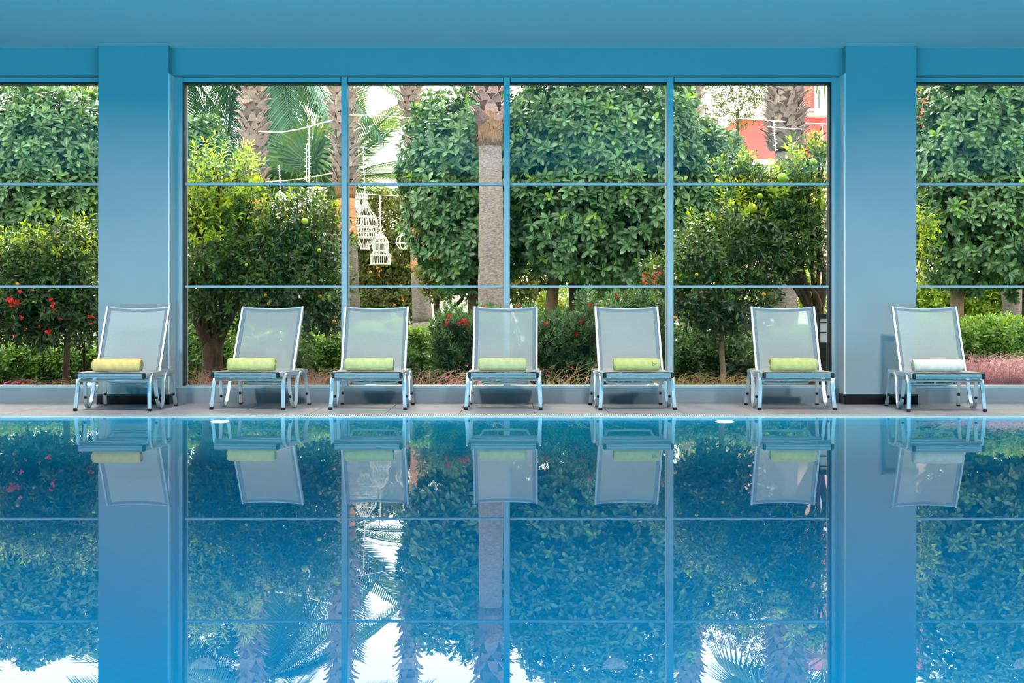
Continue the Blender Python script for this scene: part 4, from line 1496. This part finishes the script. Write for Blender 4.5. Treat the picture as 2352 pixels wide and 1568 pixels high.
for (x, y, r) in ((1358, 695, 6), (1370, 690, 6), (1352, 668, 5), (1366, 700, 7), (1300, 712, 6), (1225, 690, 5), (1240, 692, 5), (1290, 700, 5), (1310, 660, 5), (1345, 685, 5), (1377, 672, 5), (1284, 690, 4)):
    blossom(yb, x, y, 26.0, r, SCAR, 6)
blob_tree('pale_bush', 'pale olive bush left of the red board', 29, [(1450, 670, 75, 48), (1400, 690, 40, 40), (1500, 700, 50, 50)], 900, M_OLIVE, 0.11, 94, cat='bush')
blob_tree('green_bush', 'yellow-green bush behind the right window trunk', 26, [(2150, 690, 60, 60), (2250, 690, 70, 70), (2380, 690, 80, 70), (2290, 720, 60, 50)], 1900, M_YELL, 0.12, 95, cat='bush',
          trunk=[(2260,), (9, [(2260, 830), (2262, 740), (2270, 680)]), (8, [(2290, 830), (2290, 740), (2310, 690)])])
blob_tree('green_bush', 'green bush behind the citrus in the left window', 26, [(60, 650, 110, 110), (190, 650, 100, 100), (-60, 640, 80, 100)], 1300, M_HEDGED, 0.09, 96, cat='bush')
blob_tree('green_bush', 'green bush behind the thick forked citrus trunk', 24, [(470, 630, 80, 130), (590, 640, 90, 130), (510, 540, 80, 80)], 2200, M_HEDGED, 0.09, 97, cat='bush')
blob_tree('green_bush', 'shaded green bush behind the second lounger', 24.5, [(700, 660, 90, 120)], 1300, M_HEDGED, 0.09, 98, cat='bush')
blob_tree('green_bush', 'bright bush behind the branching citrus at the right', 24, [(1810, 660, 70, 60), (1880, 690, 40, 40), (1720, 690, 70, 60), (1620, 690, 80, 60)], 1000, M_YELL, 0.085, 99, cat='bush')
at = blob_tree('airy_tree', 'airy backlit tree between the two scaly palms at the right', 34, [(1640, 220, 40, 60), (1700, 250, 40, 50), (1730, 190, 60, 60), (1660, 160, 60, 40), (1640, 300, 30, 30), (1755, 150, 80, 60)], 1300, M_OLIVE, 0.075, 100,
               trunk=[(1690,), (10, [(1690, 780), (1690, 500), (1695, 250)])])
blob_tree('airy_tree', 'airy backlit tree at the far left', 40, [(20, 175, 70, 35), (90, 190, 50, 30), (200, 190, 40, 40)], 330, M_OLIVE, 0.14, 101,
          trunk=[(40,), (10, [(40, 780), (40, 500), (40, 200)])])

# one long broad leaf standing among the flowers
bl = tpl_mesh(leaf_tpl(0.30, 0.2, 0.15), 'broad_leaf', M_YELL)
o = link('broad_leaf', bl, None, None, Vector((PX(1371, 25.0), 25.0, -0.04)))
o.scale = (0.75, 1.3, 0.75)
o.rotation_euler = (math.radians(80), math.radians(14), 0)
sol = o.modifiers.new('thickness', 'SOLIDIFY'); sol.thickness = 0.01
tag(o, 'single tall pale green leaf behind the needle shrub', 'leaf')

# ------------------------------------------------------------------ ground, garden wall, houses
tag(MB().box(-40, 40, 14.75, 20.0, -0.3, -0.03).build('garden_bed', SOIL), kind='structure')
tag(MB().box(-40, 40, 20.0, 90.0, -0.3, -0.035).build('lawn', LAWN), kind='structure')
WHITEH = plain('white_render', (0.80, 0.78, 0.76, 1), 0.85, var=0.04, scale=2)
CORAL = plain('coral_render', rgb(226, 92, 84), 0.85, var=0.05, scale=1.5)
PINKW = plain('pale_pink_render', rgb(236, 190, 176), 0.85, var=0.05, scale=1.5)
ROOFM = plain('brown_roof_board', rgb(120, 82, 84), 0.8, var=0.1, scale=3)
WINF = plain('white_house_trim', (0.85, 0.84, 0.82, 1), 0.6)
DARKG = plain('dark_house_glass', (0.10, 0.13, 0.14, 1), 0.15)

hw = empty('white_house', (PX(880, 48), 48, 0))
tag(hw, 'white house with a stepped cornice behind the birdcages', 'house')
dh = 48.0


def hbox(root, nm, mat, x0, x1, y0, y1, d, depth, b=0.0):
    """box whose front face shows between photo columns x0, x1 and rows y0 (top), y1 at distance d"""
    L = Vector(root.location)
    return MB().box(PX(x0, d) - L.x, PX(x1, d) - L.x, d - L.y, d - L.y + depth, max(PZ(y1, d), 0.0), PZ(y0, d), b).build(nm, mat, root)


hbox(hw, 'wall', WHITEH, 560, 1120, 402, 800, dh, 5)
hbox(hw, 'cornice', WHITEH, 552, 1128, 388, 396, dh - 0.35, 5)
hbox(hw, 'cornice', WHITEH, 556, 1124, 396, 402, dh - 0.2, 5)
hbox(hw, 'moulding', WHITEH, 556, 1124, 428, 433, dh - 0.1, 0.2)
hbox(hw, 'moulding', WHITEH, 556, 1124, 455, 458, dh - 0.08, 0.2)
for x in (600, 680, 1010):
    wv = hbox(hw, 'window', WINF, x, x + 60, 520, 640, dh - 0.06, 0.1)
    hbox(hw, 'glass_pane', DARKG, x + 8, x + 52, 530, 632, dh - 0.08, 0.05)

hc = empty('coral_house', (PX(1800, 40), 40, 0))
tag(hc, 'coral red house with white trim at the right', 'house')
hbox(hc, 'parapet_wall', CORAL, 1693, 1800, 272, 366, 38.5, 4)
hbox(hc, 'parapet_cap', WINF, 1691, 1802, 268, 273, 38.4, 4.2)
hbox(hc, 'tower_wall', CORAL, 1785, 2130, 40, 366, 40.0, 1.2)
hbox(hc, 'cornice', WINF, 1640, 2140, 366, 378, 38.0, 4)
hbox(hc, 'cornice', WINF, 1646, 2136, 378, 388, 38.2, 4)
hbox(hc, 'cornice', WINF, 1650, 2132, 388, 398, 38.35, 4)
hbox(hc, 'lower_wall', PINKW, 1652, 2130, 398, 810, 38.5, 5)
hbox(hc, 'side_roof', ROOFM, 1652, 1700, 334, 350, 37.5, 1.5)
hbox(hc, 'side_wall', PINKW, 1655, 1700, 350, 366, 37.6, 1.4)
wf = hbox(hc, 'window_frame', WINF, 1872, 1905, 196, 262, 39.9, 0.2)
hbox(hc, 'window_glass', DARKG, 1879, 1884, 205, 255, 39.88, 0.1)
hbox(hc, 'window_shutter', WHITEH, 1885, 1902, 205, 255, 39.86, 0.1)
for yy in (249,):
    hbox(hc, 'balcony_rail', WINF, 1845, 1905, yy, yy + 5, 39.6, 0.1)
hbox(hc, 'balcony_slab', WINF, 1845, 1905, 259, 264, 39.5, 0.5)
for yy in (257, 264):
    hbox(hc, 'roof_rail', WINF, 1716, 1765, yy, yy + 3, 38.6, 0.08)
for k in range(4):
    hbox(hc, 'rail_post', WINF, 1717 + k * 15, 1719 + k * 15, 257, 270, 38.6, 0.08)
for x in (1755, 1960):
    wv = hbox(hc, 'window_frame', WINF, x, x + 50, 466, 560, 38.42, 0.1)
    hbox(hc, 'glass_pane', DARKG, x + 6, x + 44, 474, 552, 38.40, 0.05)

gw = MB().box(-40, 40, 33.5, 33.8, 0, PZ(655, 33.5)).build('garden_wall', WHITEH)
tag(gw, 'low white garden wall far behind the bushes', 'wall')
MB().box(-40, 40, 33.45, 33.85, PZ(655, 33.5), PZ(650, 33.5)).build('wall_cap', WINF, gw)

# row of trees far behind the hall garden, closing the view at both sides
for k, (x, y, w, h) in enumerate(((-150, 520, 200, 200), (2480, 480, 220, 240))):
    blob_tree('dense_tree', ('dense tree beyond the left ficus', 'dense tree beyond the right ficus')[k], 36, [(x, y, w, h)], 1200, M_HEDGED, 0.16, 110 + k)

# red and white board
rb = empty('red_board', P(1495, 660, 18.7)); rb.location.z = 0
tag(rb, 'red board on a white post, half hidden by leaves beside the third slim window post', 'board')
REDB = plain('red_panel', rgb(236, 30, 30), 0.5)
hbox(rb, 'panel', REDB, 1476, 1522, 624, 662, 18.7, 0.05, 0.008)
hbox(rb, 'post', WINF, 1511, 1524, 662, 890, 18.7, 0.05, 0.008)
hbox(rb, 'stripe', REDB, 1519, 1524, 662, 890, 18.67, 0.03)

# black garden lantern
ld = 15.9
ln = empty('garden_lantern', (PX(1895, ld), ld, 0))
tag(ln, 'black square garden lantern with white panes beside the right pillar', 'lantern')
LB = plain('black_lantern_metal', (0.01, 0.01, 0.012, 1), 0.5)
LW = emit('frosted_white_pane', (1.0, 0.97, 0.9, 1), 0.15)


def lbox(nm, mat, x0, x1, y0, y1, z0, z1, b=0.002):
    return MB().box(x0, x1, y0, y1, z0, z1, b).build(nm, mat, ln)


zt, zm, zb_ = PZ(733, ld), PZ(762, ld), PZ(790, ld)
lbox('cap', LB, -0.105, 0.105, -0.105, 0.105, PZ(732, ld), PZ(721, ld))
lbox('base', LB, -0.10, 0.10, -0.10, 0.10, PZ(800, ld), PZ(786, ld))
lbox('pedestal', LB, -0.085, 0.085, -0.085, 0.085, -0.03, PZ(800, ld))
for sx in (-1, 1):
    for sy in (-1, 1):
        lbox('corner_bar', LB, sx * 0.08 - 0.012, sx * 0.08 + 0.012, sy * 0.08 - 0.012, sy * 0.08 + 0.012, PZ(788, ld), PZ(730, ld))
for z in (PZ(740, ld), PZ(763, ld)):
    lbox('cross_bar', LB, -0.09, 0.09, -0.09, -0.075, z - 0.006, z + 0.006)
    lbox('cross_bar', LB, -0.09, -0.075, -0.09, 0.09, z - 0.006, z + 0.006)
lbox('pane', LW, -0.068, 0.068, -0.068, 0.068, PZ(787, ld), PZ(731, ld))

# ------------------------------------------------------------------ birdcages and string lights
WIRE = plain('white_painted_wire', (0.88, 0.86, 0.82, 1), 0.5)
BULB = emit('tiny_warm_bulb', (1.0, 0.9, 0.7, 1), 0.6)


def WD(x): return 25.83 + (x - 795) / 147.0 * 1.68


def cage(label, cx, d, prof, rings, wires, bottom=None, rw=0.0058):
    """wire cage hanging at photo column cx; prof = [(y px, radius px)] top to bottom"""
    top = P(cx, prof[0][0], d)
    root = empty('birdcage', (top.x, d, PZ(prof[-1][0], d)))
    tag(root, label, 'birdcage', 'white wire birdcages hung in the garden')
    z0 = root.location.z
    pr = smooth_path([(r * d / F, 0, PZ(y, d) - z0) for (y, r) in prof], 5)
    for k in range(wires):
        a = 2 * math.pi * k / wires
        MB().tube([(p.x * math.cos(a), p.x * math.sin(a), p.z) for p in pr], rw, 5).build('wire', WIRE, root)
    for (y, r, th) in rings:
        R = r * d / F
        z = PZ(y, d) - z0
        MB().tube([(R * math.cos(2 * math.pi * k / 24), R * math.sin(2 * math.pi * k / 24), z) for k in range(25)], th * 0.85, 5, cap=False).build('ring', WIRE, root)
    y, r = prof[0]
    hk = [(0, 0, PZ(y, d) - z0), (0, 0, PZ(y - 4, d) - z0), (0.02, 0, PZ(y - 8, d) - z0), (0, 0, PZ(y - 12, d) - z0)]
    MB().tube(smooth_path(hk, 4), rw, 5).build('hook', WIRE, root)
    y, r = prof[-1]
    MB().lathe([(0.01, 0), (r * d / F, 0), (r * d / F, 0.012), (0.01, 0.012)], 20).build('floor_plate', WIRE, root)
    return root


cA = cage('large white wire birdcage with a bell-shaped middle and tapered foot', 838, WD(838),
          [(464, 2), (474, 9), (484, 15), (497, 25), (510, 29), (522, 29), (534, 28), (546, 26), (556, 18), (566, 11), (574, 10)],
          [(476, 9, 0.008), (497, 25, 0.011), (521, 29, 0.014), (532, 28, 0.011), (545, 26, 0.013), (572, 10, 0.010)], 14)
zc0 = cA.location.z
for k in range(10):
    a = 2 * math.pi * k / 10
    MB().tube([(r * WD(838) / F * math.cos(a), r * WD(838) / F * math.sin(a), PZ(y, WD(838)) - zc0) for (y, r) in ((500, 7), (510, 9), (520, 14), (530, 20), (540, 26))], 0.005, 5).build('inner_wire', WIRE, cA)
cage('white wire birdcage with a domed top and flared straight base', 874, WD(874),
     [(534, 2), (540, 8), (548, 14), (558, 18), (568, 18), (576, 17), (581, 19), (586, 24), (596, 23), (608, 22)],
     [(541, 8, 0.008), (547, 14, 0.007), (558, 18, 0.010), (576, 17, 0.008), (586, 24, 0.011), (607, 22, 0.013)], 16)
cage('small domed white birdcage among the citrus leaves', 643, 25.83,
     [(438, 1), (443, 6), (450, 14), (458, 17), (470, 17), (490, 17), (510, 16)],
     [(444, 6, 0.007), (458, 17, 0.009), (482, 17, 0.009), (509, 16, 0.010)], 12)
cage('white wire birdcage under a flat disc, beside the date palm trunk', 728, 25.83,
     [(432, 20), (438, 24), (446, 16), (462, 20), (480, 22), (505, 20)],
     [(432, 22, 0.012), (437, 25, 0.012), (462, 20, 0.009), (484, 22, 0.010), (504, 20, 0.010)], 12)
cage('white birdcage half hidden by the left edge of the ficus leaves', 927, WD(927),
     [(534, 2), (540, 8), (548, 16), (558, 18), (566, 13), (573, 8)],
     [(541, 9, 0.007), (558, 18, 0.009), (572, 8, 0.009)], 9)


def light_string(label, d, pts, bulbs, r=0.006):
    q = smooth_path([P(p[0], p[1], p[2] if len(p) > 2 else d) for p in pts], 8)
    root = empty('light_string', q[0])
    tag(root, label, 'string lights', 'garden string lights')
    L = Vector(root.location)
    MB().tube([p - L for p in q], r, 5).build('cable', WIRE, root)
    b = MB()
    rg = random.Random(len(label))
    for k in range(bulbs):
        p = q[int((k + 0.5) / bulbs * (len(q) - 1))] - L
        s = rg.choice((-1, 1))
        b.tube([p, p + Vector((s * 0.02, -0.01, -0.004)), p + Vector((s * 0.034, -0.01, 0))], [0.005, 0.008, 0.003], 5)
    if bulbs:
        tag(b.build('bulbs', BULB, root), kind='stuff')
    return root


light_string('upper light string sagging between the first two scaly palms', 25.83, [(592, 302), (640, 304), (690, 296), (730, 285), (765, 276)], 26, 0.011)
light_string('lower light string sagging between the first two scaly palms', 25.83, [(600, 418), (650, 415), (690, 411), (730, 404), (765, 397)], 26, 0.009)
light_string('long hanging light strand left of the second scaly palm', 25.83, [(711, 290), (710, 330), (710, 370), (709, 424)], 16, 0.011)
light_string('shorter hanging light strand beside the long one', 25.83, [(704, 332), (704, 370), (704, 418)], 12, 0.008)
light_string('short hanging strand above the small domed birdcage', 25.83, [(642, 378), (642, 400), (643, 430)], 8, 0.008)
light_string('short wire holding the disc-topped birdcage', 25.83, [(728, 404), (728, 412), (728, 426)], 0, 0.007)

light_string('upper bare wire between the second palm and the orange-banded palm', 26, [(x, y, WD(x)) for (x, y) in ((795, 336), (834, 339), (890, 344), (942, 346))], 0, 0.007)
light_string('lower bare wire between the second palm and the orange-banded palm', 26, [(x, y, WD(x)) for (x, y) in ((795, 442), (838, 446), (890, 449), (950, 451))], 0, 0.007)
light_string('hanging light strand above the large bell birdcage', WD(836), [(834, 339), (835, 380), (837, 420), (838, 460)], 14, 0.011)
light_string('hanging light strand above the domed birdcage', WD(873), [(872, 448), (873, 480), (874, 530)], 14, 0.011)
light_string('short strand above the half-hidden birdcage', WD(927), [(927, 450), (927, 490), (927, 530)], 5, 0.008)
light_string('wire crossing the sky from the second palm to the ficus', 26.5, [(797, 264, 25.83), (860, 265, 24.6), (930, 270, 23.2), (1010, 274, 21.8)], 0, 0.007)
light_string('light wire crossing before the coral house', 22.6, [(1602, 267, 25.83), (1700, 272, 24.2), (1785, 278, 22.66), (1850, 283, 24), (1888, 284, 27), (1960, 285, 39.95)], 24, 0.009)
light_string('short wire looped before the thick shaggy palm', 22.62, [(1764, 290), (1800, 294), (1850, 297)], 8, 0.006)
light_string('hanging strand before the thick shaggy palm', 22.62, [(1777, 277), (1779, 310), (1782, 348)], 10, 0.009)
light_string('hanging strand at the coral house wall beside the right pillar', 27, [(1888, 284), (1889, 315), (1888, 352)], 8, 0.010)

# round white lamps set just under the water near the far edge
ULM = emit('white_lamp_glass', (1.0, 0.98, 0.92, 1), 1.5)
for k, (px, lab) in enumerate(((505, 'round white lamp disc in the water before the second lounger'), (1665, 'round white lamp disc in the water left of the second lounger from the right'))):
    d = 11.9
    o = MB().lathe([(0.076, 0.0), (0.076, 0.012), (0.06, 0.018), (0.002, 0.018)], 24).build('pool_light', ULM, None, (PX(px, d), d, -0.016))
    tag(o, lab, 'pool light', 'round pool lights')
    MB().lathe([(0.078, 0.0), (0.084, 0.0), (0.084, 0.012), (0.078, 0.012)], 24).build('rim', COPING, o)
